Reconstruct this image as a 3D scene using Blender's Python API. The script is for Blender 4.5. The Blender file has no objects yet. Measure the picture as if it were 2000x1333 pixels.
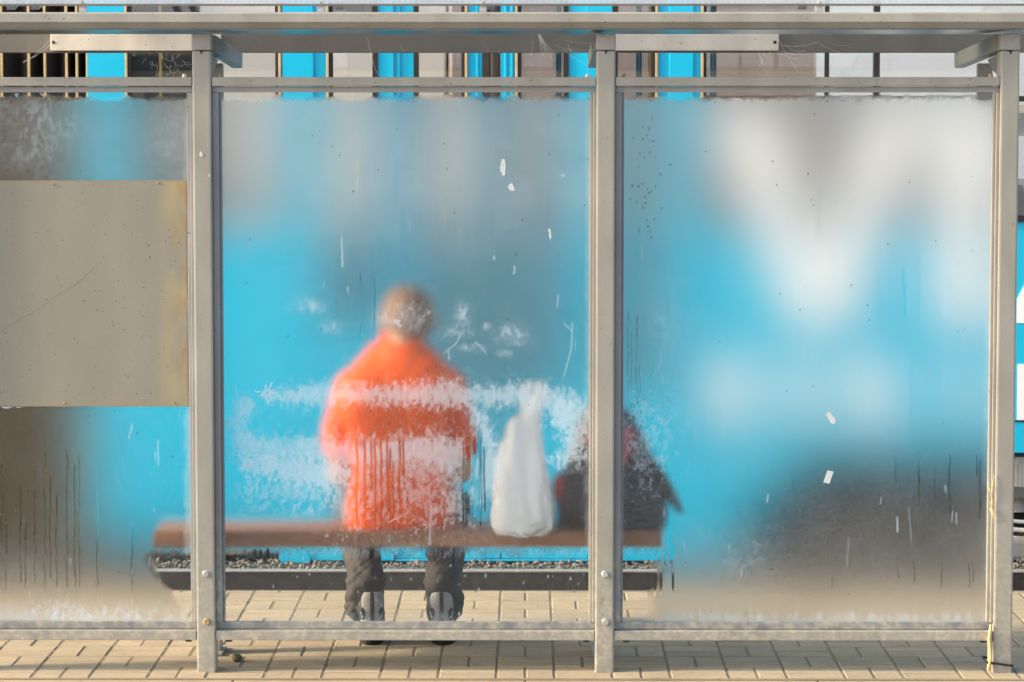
import bpy, bmesh, math, random
import numpy as np
from mathutils import Vector, Matrix, noise as mnoise

SC = bpy.context.scene
COL = SC.collection
random.seed(7)
RNG = np.random.default_rng(11)

# ------------------------------------------------------------------ camera
F, D0, H = 5600.0, 9.82, 1.9                 # focal length in photo pixels, distance of the post plane, eye height
TH = math.atan(426.5 / F)                    # looks slightly down
PS = 28.0 / F                                # and a hair to the left
cam = bpy.data.cameras.new('camera')
cam.sensor_width = 36.0
cam.lens = 36.0 * F / 2000.0
cam.clip_end = 3000
cam.dof.use_dof = True
cam.dof.focus_distance = 10.0
cam.dof.aperture_fstop = 9.0
camo = bpy.data.objects.new('camera', cam)
COL.objects.link(camo)
camo.location = (0, -D0, H)
camo.rotation_euler = (math.pi / 2 - TH, 0, PS)
SC.camera = camo
ROT = camo.rotation_euler.to_matrix()
RI = ROT.inverted()

# ------------------------------------------------------------------ light
SUN_EL, SUN_AZ = 24.0, 261.5                 # bearing from +Y towards +X
w = bpy.data.worlds.new('World')
SC.world = w
w.use_nodes = True
nt = w.node_tree
bg = nt.nodes['Background']
sky = nt.nodes.new('ShaderNodeTexSky')
sky.sky_type = 'NISHITA'
sky.sun_disc = False
sky.sun_elevation = math.radians(SUN_EL)
sky.sun_rotation = math.radians(SUN_AZ)
sky.air_density = 1.0
sky.dust_density = 3.0
sky.ozone_density = 0.6
nt.links.new(sky.outputs[0], bg.inputs[0])
bg.inputs[1].default_value = 0.15
sl = bpy.data.lights.new('sun', 'SUN')
sl.energy = 2.35
sl.angle = math.radians(5.0)
sl.color = (1.0, 0.86, 0.66)
so = bpy.data.objects.new('sun', sl)
COL.objects.link(so)
az, el = math.radians(SUN_AZ), math.radians(SUN_EL)
sd = Vector((math.sin(az) * math.cos(el), math.cos(az) * math.cos(el), math.sin(el)))
so.rotation_euler = sd.to_track_quat('Z', 'Y').to_euler()

SC.view_settings.view_transform = 'Standard'
SC.view_settings.look = 'None'
SC.view_settings.gamma = 1.0
SC.view_settings.exposure = 1.5
SC.cycles.use_denoising = True
SC.cycles.max_bounces = 14
SC.cycles.transmission_bounces = 12
SC.cycles.transparent_max_bounces = 16
SC.cycles.sample_clamp_indirect = 12.0
SC.cycles.caustics_refractive = True
SC.cycles.blur_glossy = 1.0

# ------------------------------------------------------------------ helpers
def P(px, py, Y):
    """point of the plane y = Y seen at photo pixel px, py"""
    d = ROT @ Vector(((px - 1000.0) / F, (666.5 - py) / F, -1.0))
    t = (Y + D0) / d.y
    return Vector((d.x * t, Y, H + d.z * t))

def X(px, Y, py=690.0): return P(px, py, Y).x
def Z(py, Y, px=1000.0): return P(px, py, Y).z

def proj(x, y, z):
    """numpy: photo pixels of world points"""
    a = np.asarray(x, float); b = np.asarray(y, float) + D0; c = np.asarray(z, float) - H
    u = RI[0][0] * a + RI[0][1] * b + RI[0][2] * c
    v = RI[1][0] * a + RI[1][1] * b + RI[1][2] * c
    ww = RI[2][0] * a + RI[2][1] * b + RI[2][2] * c
    return 1000.0 - F * u / ww, 666.5 + F * v / ww

class MB:
    def __init__(self): self.bm = bmesh.new()
    def box(self, x0, x1, y0, y1, z0, z1, bev=0.0, mat=0):
        m = Matrix.Translation(((x0 + x1) / 2, (y0 + y1) / 2, (z0 + z1) / 2)) @ Matrix.Diagonal((abs(x1 - x0), abs(y1 - y0), abs(z1 - z0), 1))
        return self.boxm(m, bev, mat)
    def boxm(self, m, bev=0.0, mat=0):
        g = bmesh.ops.create_cube(self.bm, size=1.0, matrix=m)
        vs = g['verts']
        fs = list({f for v in vs for f in v.link_faces})
        for f in fs: f.material_index = mat
        if bev:
            es = list({e for v in vs for e in v.link_edges})
            r = bmesh.ops.bevel(self.bm, geom=es, offset=bev, segments=2, profile=0.6, affect='EDGES', clamp_overlap=True)
            for f in r['faces']: f.material_index = mat
        return vs
    def beam(self, p0, p1, wx, wz, bev=0.0, up=Vector((0, 0, 1))):
        p0, p1 = Vector(p0), Vector(p1)
        d = (p1 - p0); L = d.length; d.normalize()
        s = d.cross(up).normalized(); u = s.cross(d)
        m = Matrix(((s.x, d.x, u.x, 0), (s.y, d.y, u.y, 0), (s.z, d.z, u.z, 0), (0, 0, 0, 1)))
        m = Matrix.Translation((p0 + p1) / 2) @ m @ Matrix.Diagonal((wx, L, wz, 1))
        return self.boxm(m, bev)
    def tube(self, pts, r, n=8, cap=True):
        pts = [Vector(p) for p in pts]
        rs = r if isinstance(r, (list, tuple)) else [r] * len(pts)
        rings = []
        ref = Vector((0.13, 0.31, 0.94)).normalized()
        for i, p in enumerate(pts):
            t = (pts[min(i + 1, len(pts) - 1)] - pts[max(i - 1, 0)]).normalized()
            rr = ref if abs(t.dot(ref)) < 0.95 else Vector((1, 0, 0))
            a = t.cross(rr).normalized(); b = t.cross(a)
            rings.append([self.bm.verts.new(p + (a * math.cos(k * 2 * math.pi / n) + b * math.sin(k * 2 * math.pi / n)) * rs[i]) for k in range(n)])
        for i in range(len(rings) - 1):
            for k in range(n):
                self.bm.faces.new((rings[i][k], rings[i][(k + 1) % n], rings[i + 1][(k + 1) % n], rings[i + 1][k]))
        if cap:
            self.bm.faces.new(rings[0]); self.bm.faces.new(rings[-1][::-1])
    def prism(self, poly, y0, y1, mat=0):
        """polygon in x, z drawn out along y"""
        a = [self.bm.verts.new((x, y0, z)) for x, z in poly]
        b = [self.bm.verts.new((x, y1, z)) for x, z in poly]
        n = len(a)
        fs = [self.bm.faces.new(a), self.bm.faces.new(b[::-1])]
        for k in range(n): fs.append(self.bm.faces.new((a[k], b[k], b[(k + 1) % n], a[(k + 1) % n])))
        for f in fs: f.material_index = mat
    def prism_x(self, poly, x0, x1, mat=0):
        """polygon in y, z drawn out along x"""
        a = [self.bm.verts.new((x0, y, z)) for y, z in poly]
        b = [self.bm.verts.new((x1, y, z)) for y, z in poly]
        n = len(a)
        fs = [self.bm.faces.new(a), self.bm.faces.new(b[::-1])]
        for k in range(n): fs.append(self.bm.faces.new((a[k], b[k], b[(k + 1) % n], a[(k + 1) % n])))
        for f in fs: f.material_index = mat
    def ball(self, c, r, sub=2, rot=None):
        r = r if isinstance(r, (list, tuple)) else (r, r, r)
        m = Matrix.Translation(c) @ (rot.to_4x4() if rot else Matrix.Identity(4)) @ Matrix.Diagonal((*r, 1))
        return bmesh.ops.create_icosphere(self.bm, subdivisions=sub, radius=1.0, matrix=m)['verts']
    def capsule(self, p0, p1, r0, r1, n=14):
        p0, p1 = Vector(p0), Vector(p1)
        self.tube([p0, p1], [r0, r1], n)
        self.ball(p0, r0); self.ball(p1, r1)
    def loft(self, secs, n=28):
        """closed surface through ellipses (centre, rx, ry, tilt about x)"""
        rings = []
        for c, rx, ry, tl in secs:
            c = Vector(c); ct, st = math.cos(tl), math.sin(tl)
            ring = []
            for k in range(n):
                a = 2 * math.pi * k / n
                ca, sa = math.cos(a), math.sin(a)
                e = 0.82
                ux = rx * math.copysign(abs(ca) ** e, ca); uy = ry * math.copysign(abs(sa) ** e, sa)
                ring.append(self.bm.verts.new((c.x + ux, c.y + uy * ct, c.z + uy * st)))
            rings.append(ring)
        for i in range(len(rings) - 1):
            for k in range(n):
                self.bm.faces.new((rings[i][k], rings[i][(k + 1) % n], rings[i + 1][(k + 1) % n], rings[i + 1][k]))
        self.bm.faces.new(rings[0][::-1]); self.bm.faces.new(rings[-1])
    def disc(self, c, r, depth, n=12, axis='Y'):
        m = Matrix.Translation(c) @ (Matrix.Rotation(math.pi / 2, 4, 'X') if axis == 'Y' else Matrix.Identity(4))
        bmesh.ops.create_cone(self.bm, cap_ends=True, segments=n, radius1=r, radius2=r * 0.82, depth=depth, matrix=m)
    def build(self, name, mats, parent=None, smooth=False):
        bmesh.ops.recalc_face_normals(self.bm, faces=self.bm.faces)
        me = bpy.data.meshes.new(name)
        self.bm.to_mesh(me); self.bm.free()
        return mesh_obj(name, me, mats, parent, smooth)

def mesh_obj(name, me, mats, parent=None, smooth=False):
    for m in (mats if isinstance(mats, (list, tuple)) else [mats]): me.materials.append(m)
    if smooth: me.polygons.foreach_set('use_smooth', [True] * len(me.polygons))
    o = bpy.data.objects.new(name, me)
    COL.objects.link(o)
    if parent: o.parent = parent
    return o

def tag(o, label=None, cat=None, group=None, kind=None):
    if label: o['label'] = label
    if cat: o['category'] = cat
    if group: o['group'] = group
    if kind: o['kind'] = kind
    return o

def thing(name, label, cat, group=None):
    o = bpy.data.objects.new(name, None); COL.objects.link(o)
    o.empty_display_size = 0.1
    return tag(o, label, cat, group)

def blob(name, mb, voxel, mat, parent=None, it=6, wrinkle=None):
    """one continuous skin around all the solids in mb"""
    me = bpy.data.meshes.new('tmp'); mb.bm.to_mesh(me); mb.bm.free()
    t = bpy.data.objects.new('tmp', me); s2 = bpy.data.scenes.new('tmp'); s2.collection.objects.link(t)
    r = t.modifiers.new('r', 'REMESH'); r.mode = 'VOXEL'; r.voxel_size = voxel
    s = t.modifiers.new('s', 'SMOOTH'); s.factor = 0.5; s.iterations = it
    with bpy.context.temp_override(scene=s2, view_layer=s2.view_layers[0]):
        dg = bpy.context.evaluated_depsgraph_get()
        out = bpy.data.meshes.new_from_object(t.evaluated_get(dg))
    out.name = name
    bpy.data.objects.remove(t); bpy.data.scenes.remove(s2); bpy.data.meshes.remove(me)
    if wrinkle:
        nv = len(out.vertices); co = np.empty(nv * 3, np.float32); no = np.empty(nv * 3, np.float32)
        out.vertices.foreach_get('co', co); out.vertices.foreach_get('normal', no)
        co = co.reshape(-1, 3); no = no.reshape(-1, 3)
        co += no * np.array([wrinkle(Vector(c)) for c in co.tolist()], np.float32)[:, None]
        out.vertices.foreach_set('co', co.ravel()); out.update()
    out.materials.clear()
    return mesh_obj(name, out, mat, parent, True)

# ------------------------------------------------------------------ materials
def newmat(name):
    m = bpy.data.materials.new(name); m.use_nodes = True
    n = m.node_tree.nodes; l = m.node_tree.links
    return m, n, l, n['Principled BSDF']

def rgb(c): return (*c, 1.0)

def simple(name, c, rough=0.6, metal=0.0, var=0.15, scale=6.0, bump=0.0, bscale=200.0, spec=0.4, stretch=(1, 1, 1), trans=0.0, coat=0.0):
    m, n, l, b = newmat(name)
    tc = n.new('ShaderNodeTexCoord'); mp = n.new('ShaderNodeMapping'); mp.inputs['Scale'].default_value = stretch
    l.new(tc.outputs['Object'], mp.inputs['Vector'])
    nz = n.new('ShaderNodeTexNoise'); nz.inputs['Scale'].default_value = scale; nz.inputs['Detail'].default_value = 8; nz.inputs['Roughness'].default_value = 0.65
    l.new(mp.outputs[0], nz.inputs['Vector'])
    r = n.new('ShaderNodeValToRGB')
    r.color_ramp.elements[0].position = 0.3; r.color_ramp.elements[1].position = 0.7
    r.color_ramp.elements[0].color = rgb([x * (1 - var) for x in c]); r.color_ramp.elements[1].color = rgb([min(1, x * (1 + var)) for x in c])
    l.new(nz.outputs[0], r.inputs[0]); l.new(r.outputs[0], b.inputs['Base Color'])
    b.inputs['Roughness'].default_value = rough; b.inputs['Metallic'].default_value = metal
    b.inputs['Specular IOR Level'].default_value = spec; b.inputs['Coat Weight'].default_value = coat
    b.inputs['Coat Roughness'].default_value = 0.08
    if bump:
        n2 = n.new('ShaderNodeTexNoise'); n2.inputs['Scale'].default_value = bscale; n2.inputs['Detail'].default_value = 4
        l.new(mp.outputs[0], n2.inputs['Vector'])
        bp = n.new('ShaderNodeBump'); bp.inputs['Strength'].default_value = bump; bp.inputs['Distance'].default_value = 0.004
        l.new(n2.outputs[0], bp.inputs['Height']); l.new(bp.outputs[0], b.inputs['Normal'])
    if trans:
        tr = n.new('ShaderNodeBsdfTranslucent'); l.new(r.outputs[0], tr.inputs[0])
        mx = n.new('ShaderNodeMixShader'); mx.inputs[0].default_value = trans
        l.new(b.outputs[0], mx.inputs[1]); l.new(tr.outputs[0], mx.inputs[2])
        l.new(mx.outputs[0], n['Material Output'].inputs['Surface'])
    return m

def painted(name, c, rough=0.5, metal=0.0, rust=0.35, dirt=0.35, mot=1.0):
    """weathered grey paint: streaky dust, fine speckle, rust spots, pale chips; the foot of the frame is worn to zinc"""
    m, n, l, b = newmat(name)
    tc = n.new('ShaderNodeTexCoord')
    def ns(scale, det=6, st=(1, 1, 1)):
        mp = n.new('ShaderNodeMapping'); mp.inputs['Scale'].default_value = st
        l.new(tc.outputs['Object'], mp.inputs['Vector'])
        z = n.new('ShaderNodeTexNoise'); z.inputs['Scale'].default_value = scale; z.inputs['Detail'].default_value = det
        l.new(mp.outputs[0], z.inputs['Vector']); return z.outputs[0]
    def ramp(src, a, bb, ca=(0, 0, 0), cb=(1, 1, 1)):
        r = n.new('ShaderNodeValToRGB'); r.color_ramp.elements[0].position = a; r.color_ramp.elements[1].position = bb
        r.color_ramp.elements[0].color = rgb(ca); r.color_ramp.elements[1].color = rgb(cb)
        l.new(src, r.inputs[0]); return r.outputs[0]
    def mix(fac, a, bb):
        x = n.new('ShaderNodeMix'); x.data_type = 'RGBA'
        l.new(fac, x.inputs[0])
        for s, v in ((6, a), (7, bb)):
            if isinstance(v, tuple): x.inputs[s].default_value = rgb(v)
            else: l.new(v, x.inputs[s])
        return x.outputs[2]
    def mul(a, k):
        x = n.new('ShaderNodeMath'); x.operation = 'MULTIPLY'; x.inputs[1].default_value = k; l.new(a, x.inputs[0]); return x.outputs[0]
    base = ramp(ns(9, 8, (1, 1, 0.35)), 0.3, 0.7, tuple(x * (1 - .16 * mot) for x in c), tuple(x * (1 + .10 * mot) for x in c))
    base = mix(mul(ramp(ns(130, 4), 0.50, 0.72), dirt * .55), base, tuple(x * 0.6 for x in (c[0], c[1] * 0.97, c[2] * 0.9)))
    base = mix(mul(ramp(ns(420, 2), 0.64, 0.72), 0.22), base, tuple(min(1, x * 1.5) for x in c))
    base = mix(mul(ramp(ns(55, 5), 0.69, 0.74), rust * 1.6), base, (0.20, 0.085, 0.03))
    base = mix(mul(ramp(ns(95, 2), 0.72, 0.735), 0.8), base, (0.045, 0.035, 0.025))
    # worn zinc at the foot
    sep = n.new('ShaderNodeSeparateXYZ'); l.new(tc.outputs['Object'], sep.inputs[0])
    ft = n.new('ShaderNodeMapRange'); ft.inputs[1].default_value = 0.62; ft.inputs[2].default_value = 0.12
    l.new(sep.outputs[2], ft.inputs[0])
    zf = n.new('ShaderNodeMath'); zf.operation = 'MULTIPLY'; l.new(ft.outputs[0], zf.inputs[0]); l.new(ramp(ns(26, 6), 0.35, 0.62), zf.inputs[1])
    base = mix(mul(zf.outputs[0], 0.75), base, mix(ramp(ns(60, 5), 0.4, 0.6), (0.29, 0.275, 0.24), (0.45, 0.40, 0.30)))
    l.new(base, b.inputs['Base Color'])
    b.inputs['Roughness'].default_value = rough; b.inputs['Metallic'].default_value = metal
    bp = n.new('ShaderNodeBump'); bp.inputs['Strength'].default_value = 0.25; bp.inputs['Distance'].default_value = 0.001
    l.new(ns(350, 3), bp.inputs['Height']); l.new(bp.outputs[0], b.inputs['Normal'])
    return m

M = {}
M['frame'] = painted('grey_paint', (0.275, 0.260, 0.222))
M['frame_dark'] = painted('grey_channel', (0.27, 0.26, 0.25), rough=0.45, rust=0.5)
M['channel_blue'] = painted('slate_channel', (0.185, 0.187, 0.192), rough=0.4, rust=0.5)
M['fascia'] = painted('dusty_fascia', (0.145, 0.134, 0.114), rough=0.7)
M['soffit'] = painted('smooth_soffit', (0.20, 0.20, 0.20), rough=0.28, metal=0.75, rust=0.6)
M['ivory'] = painted('ivory_board', (0.64, 0.58, 0.49), rough=0.55, rust=0.2, dirt=0.18)
M['board'] = painted('board_paint', (0.225, 0.208, 0.163), rough=0.6, rust=0.7, dirt=0.2, mot=0.4)
M['steel'] = simple('zinc_bolt', (0.45, 0.44, 0.41), 0.45, 0.6, 0.25, 60, 0.2)
M['rustbolt'] = simple('rusty_bolt', (0.36, 0.26, 0.14), 0.8, 0.1, 0.4, 90, 0.5)
M['wood'] = simple('brown_bench_wood', (0.27, 0.118, 0.052), 0.55, 0, 0.3, 10, 0.3, 60, stretch=(0.25, 4, 4))
M['black'] = simple('black_rubber', (0.018, 0.016, 0.015), 0.6, 0, 0.3, 12)
M['dark'] = simple('dark_underframe', (0.042, 0.036, 0.030), 0.75, 0, 0.4, 5)
M['bellows'] = simple('brown_bellows', (0.030, 0.022, 0.017), 0.65, 0, 0.35, 4)
M['tan'] = simple('tan_edging', (0.50, 0.36, 0.18), 0.5, 0, 0.2, 9)
M['cyan'] = simple('cyan_tram_paint', (0.0, 0.44, 0.67), 0.3, 0, 0.03, 2, spec=0.4, coat=0.3)
M['white'] = simple('white_vinyl', (0.83, 0.83, 0.83), 0.4, 0, 0.04, 3)
M['inner_dark'] = simple('dark_interior', (0.10, 0.095, 0.09), 0.7, 0, 0.2, 3)
M['inner_pale'] = simple('pale_interior', (0.55, 0.54, 0.52), 0.6, 0, 0.06, 3)
M['gold'] = simple('brass_pole', (0.50, 0.33, 0.08), 0.35, 0.4, 0.1, 5)
M['grey_plastic'] = simple('grey_equipment', (0.23, 0.22, 0.21), 0.6, 0, 0.25, 9)
M['cable'] = simple('pale_hose', (0.55, 0.54, 0.52), 0.5, 0, 0.15, 20)
M['paper'] = simple('paper_scrap', (0.50, 0.52, 0.52), 0.8, 0, 0.1, 80)
M['straw'] = simple('dry_straw', (0.62, 0.47, 0.22), 0.8, 0, 0.3, 90, 0.4)
M['stone'] = simple('mossy_stone', (0.14, 0.115, 0.06), 0.9, 0, 0.5, 60, 0.8, 90)
M['web'] = simple('cobweb_silk', (0.72, 0.70, 0.64), 0.6, 0, 0.1, 10)
M['skin'] = simple('skin', (0.44, 0.24, 0.14), 0.55, 0, 0.08, 14)
M['hair'] = simple('cropped_hair', (0.185, 0.095, 0.045), 0.75, 0, 0.3, 70, 0.6, 160)
M['shirt'] = simple('orange_cotton', (0.92, 0.120, 0.006), 0.85, 0, 0.06, 12, 0.15, 400, trans=0.2)
M['trousers'] = simple('charcoal_trousers', (0.036, 0.031, 0.029), 0.8, 0, 0.25, 14, 0.3, 500)
M['mesh_grey'] = simple('grey_mesh_shoe', (0.36, 0.34, 0.33), 0.8, 0, 0.35, 260, 0.8, 420)
M['shoe_dark'] = simple('dark_shoe_leather', (0.035, 0.033, 0.034), 0.6, 0, 0.3, 40)
M['sole'] = simple('black_sole', (0.020, 0.018, 0.016), 0.8, 0, 0.4, 60, 0.5)
M['bag'] = simple('white_plastic', (0.97, 0.97, 0.965), 0.35, 0, 0.01, 8, trans=0.45)
M['pack'] = simple('dark_nylon', (0.050, 0.042, 0.039), 0.75, 0, 0.3, 20, 0.3, 300)
M['red'] = simple('red_nylon', (0.42, 0.045, 0.035), 0.7, 0, 0.1, 20)
M['eye'] = simple('eye_white', (0.75, 0.73, 0.70), 0.2, 0, 0.02, 5)

def paving_mat(name, c, var):
    m, n, l, b = newmat(name)
    g = n.new('ShaderNodeNewGeometry')
    r = n.new('ShaderNodeValToRGB')
    r.color_ramp.elements[0].color = rgb([x * (1 - var) for x in c]); r.color_ramp.elements[1].color = rgb([x * (1 + var) for x in c])
    l.new(g.outputs['Random Per Island'], r.inputs[0])
    tc = n.new('ShaderNodeTexCoord')
    def layer(prev, scale, lo, hi, col, k):
        z = n.new('ShaderNodeTexNoise'); z.inputs['Scale'].default_value = scale; z.inputs['Detail'].default_value = 6
        l.new(tc.outputs['Object'], z.inputs['Vector'])
        mr = n.new('ShaderNodeMapRange'); mr.inputs[1].default_value = lo; mr.inputs[2].default_value = hi; mr.inputs[4].default_value = k
        l.new(z.outputs[0], mr.inputs[0])
        x = n.new('ShaderNodeMix'); x.data_type = 'RGBA'; l.new(mr.outputs[0], x.inputs[0]); l.new(prev, x.inputs[6]); x.inputs[7].default_value = rgb(col)
        return x.outputs[2], z.outputs[0]
    o, _ = layer(r.outputs[0], 3.0, 0.40, 0.75, tuple(x * 0.72 for x in c), 0.7)
    o, _ = layer(o, 24.0, 0.52, 0.75, tuple(x * 0.62 for x in c), 0.55)
    o, h = layer(o, 260.0, 0.5, 0.72, tuple(x * 0.6 for x in c), 0.6)
    o, _ = layer(o, 120.0, 0.70, 0.74, (0.05, 0.04, 0.03), 0.8)
    l.new(o, b.inputs['Base Color']); b.inputs['Roughness'].default_value = 0.9
    bp = n.new('ShaderNodeBump'); bp.inputs['Strength'].default_value = 0.4; bp.inputs['Distance'].default_value = 0.002
    l.new(h, bp.inputs['Height']); l.new(bp.outputs[0], b.inputs['Normal'])
    return m
M['pave'] = paving_mat('sand_paving', (0.385, 0.302, 0.195), 0.10)
M['kerb'] = paving_mat('kerb_concrete', (0.40, 0.312, 0.20), 0.03)
M['joint'] = paving_mat('joint_grit', (0.24, 0.185, 0.115), 0.0)
M['gravel'] = paving_mat('pale_gravel', (0.27, 0.255, 0.23), 0.0)
M['ballast_bed'] = paving_mat('ballast_bed', (0.14, 0.13, 0.115), 0.0)
M['ballast'] = paving_mat('ballast_stone', (0.15, 0.14, 0.118), 0.5)

def glass_front():
    """weathered pane: where the fog lies the surface is rough and scatters; a pale film and dark grime lie on it"""
    m, n, l, b = newmat('fogged_glass'); n.remove(b)
    def at(k):
        a = n.new('ShaderNodeAttribute'); a.attribute_name = k; return a.outputs['Fac']
    fog = at('fog'); film = at('film'); grime = at('grime')
    r = n.new('ShaderNodeMath'); r.operation = 'MULTIPLY'; r.inputs[1].default_value = FOG_ROUGH; l.new(fog, r.inputs[0])
    rf = n.new('ShaderNodeBsdfRefraction'); rf.distribution = 'BECKMANN'; rf.inputs['IOR'].default_value = 1.45
    rf.inputs['Color'].default_value = (0.97, 0.985, 0.98, 1)
    l.new(r.outputs[0], rf.inputs['Roughness'])
    gl = n.new('ShaderNodeBsdfGlossy'); gl.inputs['Roughness'].default_value = 0.25
    fr = n.new('ShaderNodeFresnel'); fr.inputs['IOR'].default_value = 1.4
    m1 = n.new('ShaderNodeMixShader'); l.new(fr.outputs[0], m1.inputs[0]); l.new(rf.outputs[0], m1.inputs[1]); l.new(gl.outputs[0], m1.inputs[2])
    df = n.new('ShaderNodeBsdfDiffuse'); df.inputs[0].default_value = (0.72, 0.83, 0.91, 1)
    tl = n.new('ShaderNodeBsdfTranslucent'); tl.inputs[0].default_value = (0.72, 0.83, 0.91, 1)
    m2 = n.new('ShaderNodeMixShader'); m2.inputs[0].default_value = 0.3; l.new(df.outputs[0], m2.inputs[1]); l.new(tl.outputs[0], m2.inputs[2])
    m3 = n.new('ShaderNodeMixShader'); l.new(film, m3.inputs[0]); l.new(m1.outputs[0], m3.inputs[1]); l.new(m2.outputs[0], m3.inputs[2])
    dg = n.new('ShaderNodeBsdfDiffuse'); dg.inputs[0].default_value = (0.05, 0.04, 0.035, 1)
    m4 = n.new('ShaderNodeMixShader'); l.new(grime, m4.inputs[0]); l.new(m3.outputs[0], m4.inputs[1]); l.new(dg.outputs[0], m4.inputs[2])
    l.new(m4.outputs[0], n['Material Output'].inputs['Surface'])
    return m
FOG_ROUGH = 0.36
M['glass_front'] = glass_front()
def glass_clear():
    m, n, l, b = newmat('clear_glass'); n.remove(b)
    rf = n.new('ShaderNodeBsdfRefraction'); rf.inputs['IOR'].default_value = 1.45; rf.inputs['Roughness'].default_value = 0.0
    l.new(rf.outputs[0], n['Material Output'].inputs['Surface']); return m
M['glass_back'] = glass_clear()
def thin_glass(name, tint, refl, rough=0.02):
    m, n, l, b = newmat(name); n.remove(b)
    tr = n.new('ShaderNodeBsdfTransparent'); tr.inputs[0].default_value = rgb(tint)
    gl = n.new('ShaderNodeBsdfGlossy'); gl.inputs['Roughness'].default_value = rough
    mx = n.new('ShaderNodeMixShader'); mx.inputs[0].default_value = refl
    l.new(tr.outputs[0], mx.inputs[1]); l.new(gl.outputs[0], mx.inputs[2]); l.new(mx.outputs[0], n['Material Output'].inputs['Surface'])
    return m
M['tram_glass'] = thin_glass('tram_window_glass', (0.96, 0.97, 0.97), 0.10)
def roof_sheet():
    m, n, l, b = newmat('ribbed_polycarbonate')
    tc = n.new('ShaderNodeTexCoord'); wv = n.new('ShaderNodeTexWave'); wv.inputs['Scale'].default_value = 16.0; wv.inputs['Distortion'].default_value = 0.0
    l.new(tc.outputs['Object'], wv.inputs['Vector'])
    r = n.new('ShaderNodeValToRGB'); r.color_ramp.elements[0].color = (0.78, 0.82, 0.87, 1); r.color_ramp.elements[1].color = (0.84, 0.88, 0.93, 1)
    l.new(wv.outputs[0], r.inputs[0]); l.new(r.outputs[0], b.inputs['Base Color']); b.inputs['Roughness'].default_value = 0.25
    tl = n.new('ShaderNodeBsdfTranslucent'); l.new(r.outputs[0], tl.inputs[0])
    tp = n.new('ShaderNodeBsdfTransparent')
    m1 = n.new('ShaderNodeMixShader'); m1.inputs[0].default_value = 0.25; l.new(tl.outputs[0], m1.inputs[1]); l.new(tp.outputs[0], m1.inputs[2])
    mx = n.new('ShaderNodeMixShader'); mx.inputs[0].default_value = 0.78; l.new(b.outputs[0], mx.inputs[1]); l.new(m1.outputs[0], mx.inputs[2])
    l.new(mx.outputs[0], n['Material Output'].inputs['Surface'])
    return m
M['roof'] = roof_sheet()

# ================================================================== THE SETTING
XL, XR = -9.0, 9.0
EDGE = 1.735                                     # far edge of the platform
g = MB(); g.box(-900, 900, -900, 900, -0.40, -0.36)
tag(g.build('ground', M['gravel']), kind='structure')
k = MB()
x = -6.0
while x < 6.0:                                  # kerb stones along the near side
    k.box(x, x + 0.996, -0.36, -0.118, -0.30, -0.004, 0.006); x += 1.0
tag(k.build('kerb', M['kerb']), kind='structure')
b_ = MB(); b_.box(-6, 6, -0.117, EDGE - 0.004, -0.32, -0.0022)
tag(b_.build('platform', M['joint']), kind='structure')
pv = MB()
jx0 = X(118.8, P(118.8, 1257.3, 0.6).y, 1257.3)  # a long joint of the pattern, then every 0.2 m
# depth of that point on the ground plane
def on_ground(px, py):
    d = ROT @ Vector(((px - 1000.0) / F, (666.5 - py) / F, -1.0)); t = -H / d.z
    return Vector((d.x * t, d.y * t - D0, 0))
jx0 = on_ground(118.8, 1257.3).x
row0 = on_ground(1000, 1303).y - 0.2
for i in range(-26, 30):
    for j in range(0, 10):
        xa, ya = jx0 + 0.2 * i, row0 + 0.2 * j
        if xa < -4.9 or xa > 5.2: continue
        gp = 0.0034
        for h_ in range(2):
            dz = random.uniform(-0.0012, 0.0012)
            if (i + j) % 2:
                a = (xa + gp, xa + 0.2 - gp, ya + 0.1 * h_ + gp * 1.85, ya + 0.1 * (h_ + 1) - gp * 1.85)
            else:
                a = (xa + 0.1 * h_ + gp, xa + 0.1 * (h_ + 1) - gp, ya + gp * 1.85, ya + 0.2 - gp * 1.85)
            if a[3] > EDGE: a = (a[0], a[1], a[2], EDGE)
            if a[3] - a[2] < 0.02: continue
            cf = 0.0035; ring = []
            for e_, z_ in ((0, -0.03), (0, dz - cf), (cf, dz)):
                ring.append([pv.bm.verts.new(p) for p in ((a[0] + e_, a[2] + e_, z_), (a[1] - e_, a[2] + e_, z_), (a[1] - e_, a[3] - e_, z_), (a[0] + e_, a[3] - e_, z_))])
            for r0, r1 in zip(ring[:-1], ring[1:]):
                for c_ in range(4): pv.bm.faces.new((r0[c_], r0[(c_ + 1) % 4], r1[(c_ + 1) % 4], r1[c_]))
            pv.bm.faces.new(ring[-1]); pv.bm.faces.new(ring[0][::-1])
tag(pv.build('paving', M['pave']), kind='structure')
bb = MB(); bb.box(-9, 9, 1.75, 14, -0.36, -0.075)
tag(bb.build('track_bed', M['ballast_bed']), kind='structure')
st = MB()
protos = []
for _ in range(7500):
    px_ = random.uniform(-2.3, 3.0); py_ = random.uniform(2.29, 3.5)
    if py_ > 2.95 and px_ < 0.9 and random.random() < 0.5: continue
    r = random.uniform(0.005, 0.013)
    top = -0.060 + random.uniform(-0.006, 0.010)
    vs = bmesh.ops.create_icosphere(st.bm, subdivisions=1, radius=r, matrix=Matrix.Translation((px_, py_, top - r * 0.4)) @ Matrix.Rotation(random.uniform(0, 6), 4, random.choice('XYZ')) @ Matrix.Diagonal((1.25, 0.9, 0.72, 1)))['verts']
    for v in vs: v.co += Vector((random.uniform(-1, 1), random.uniform(-1, 1), random.uniform(-1, 1))) * r * 0.22
tag(st.build('ballast', M['ballast']), kind='stuff')

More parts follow.
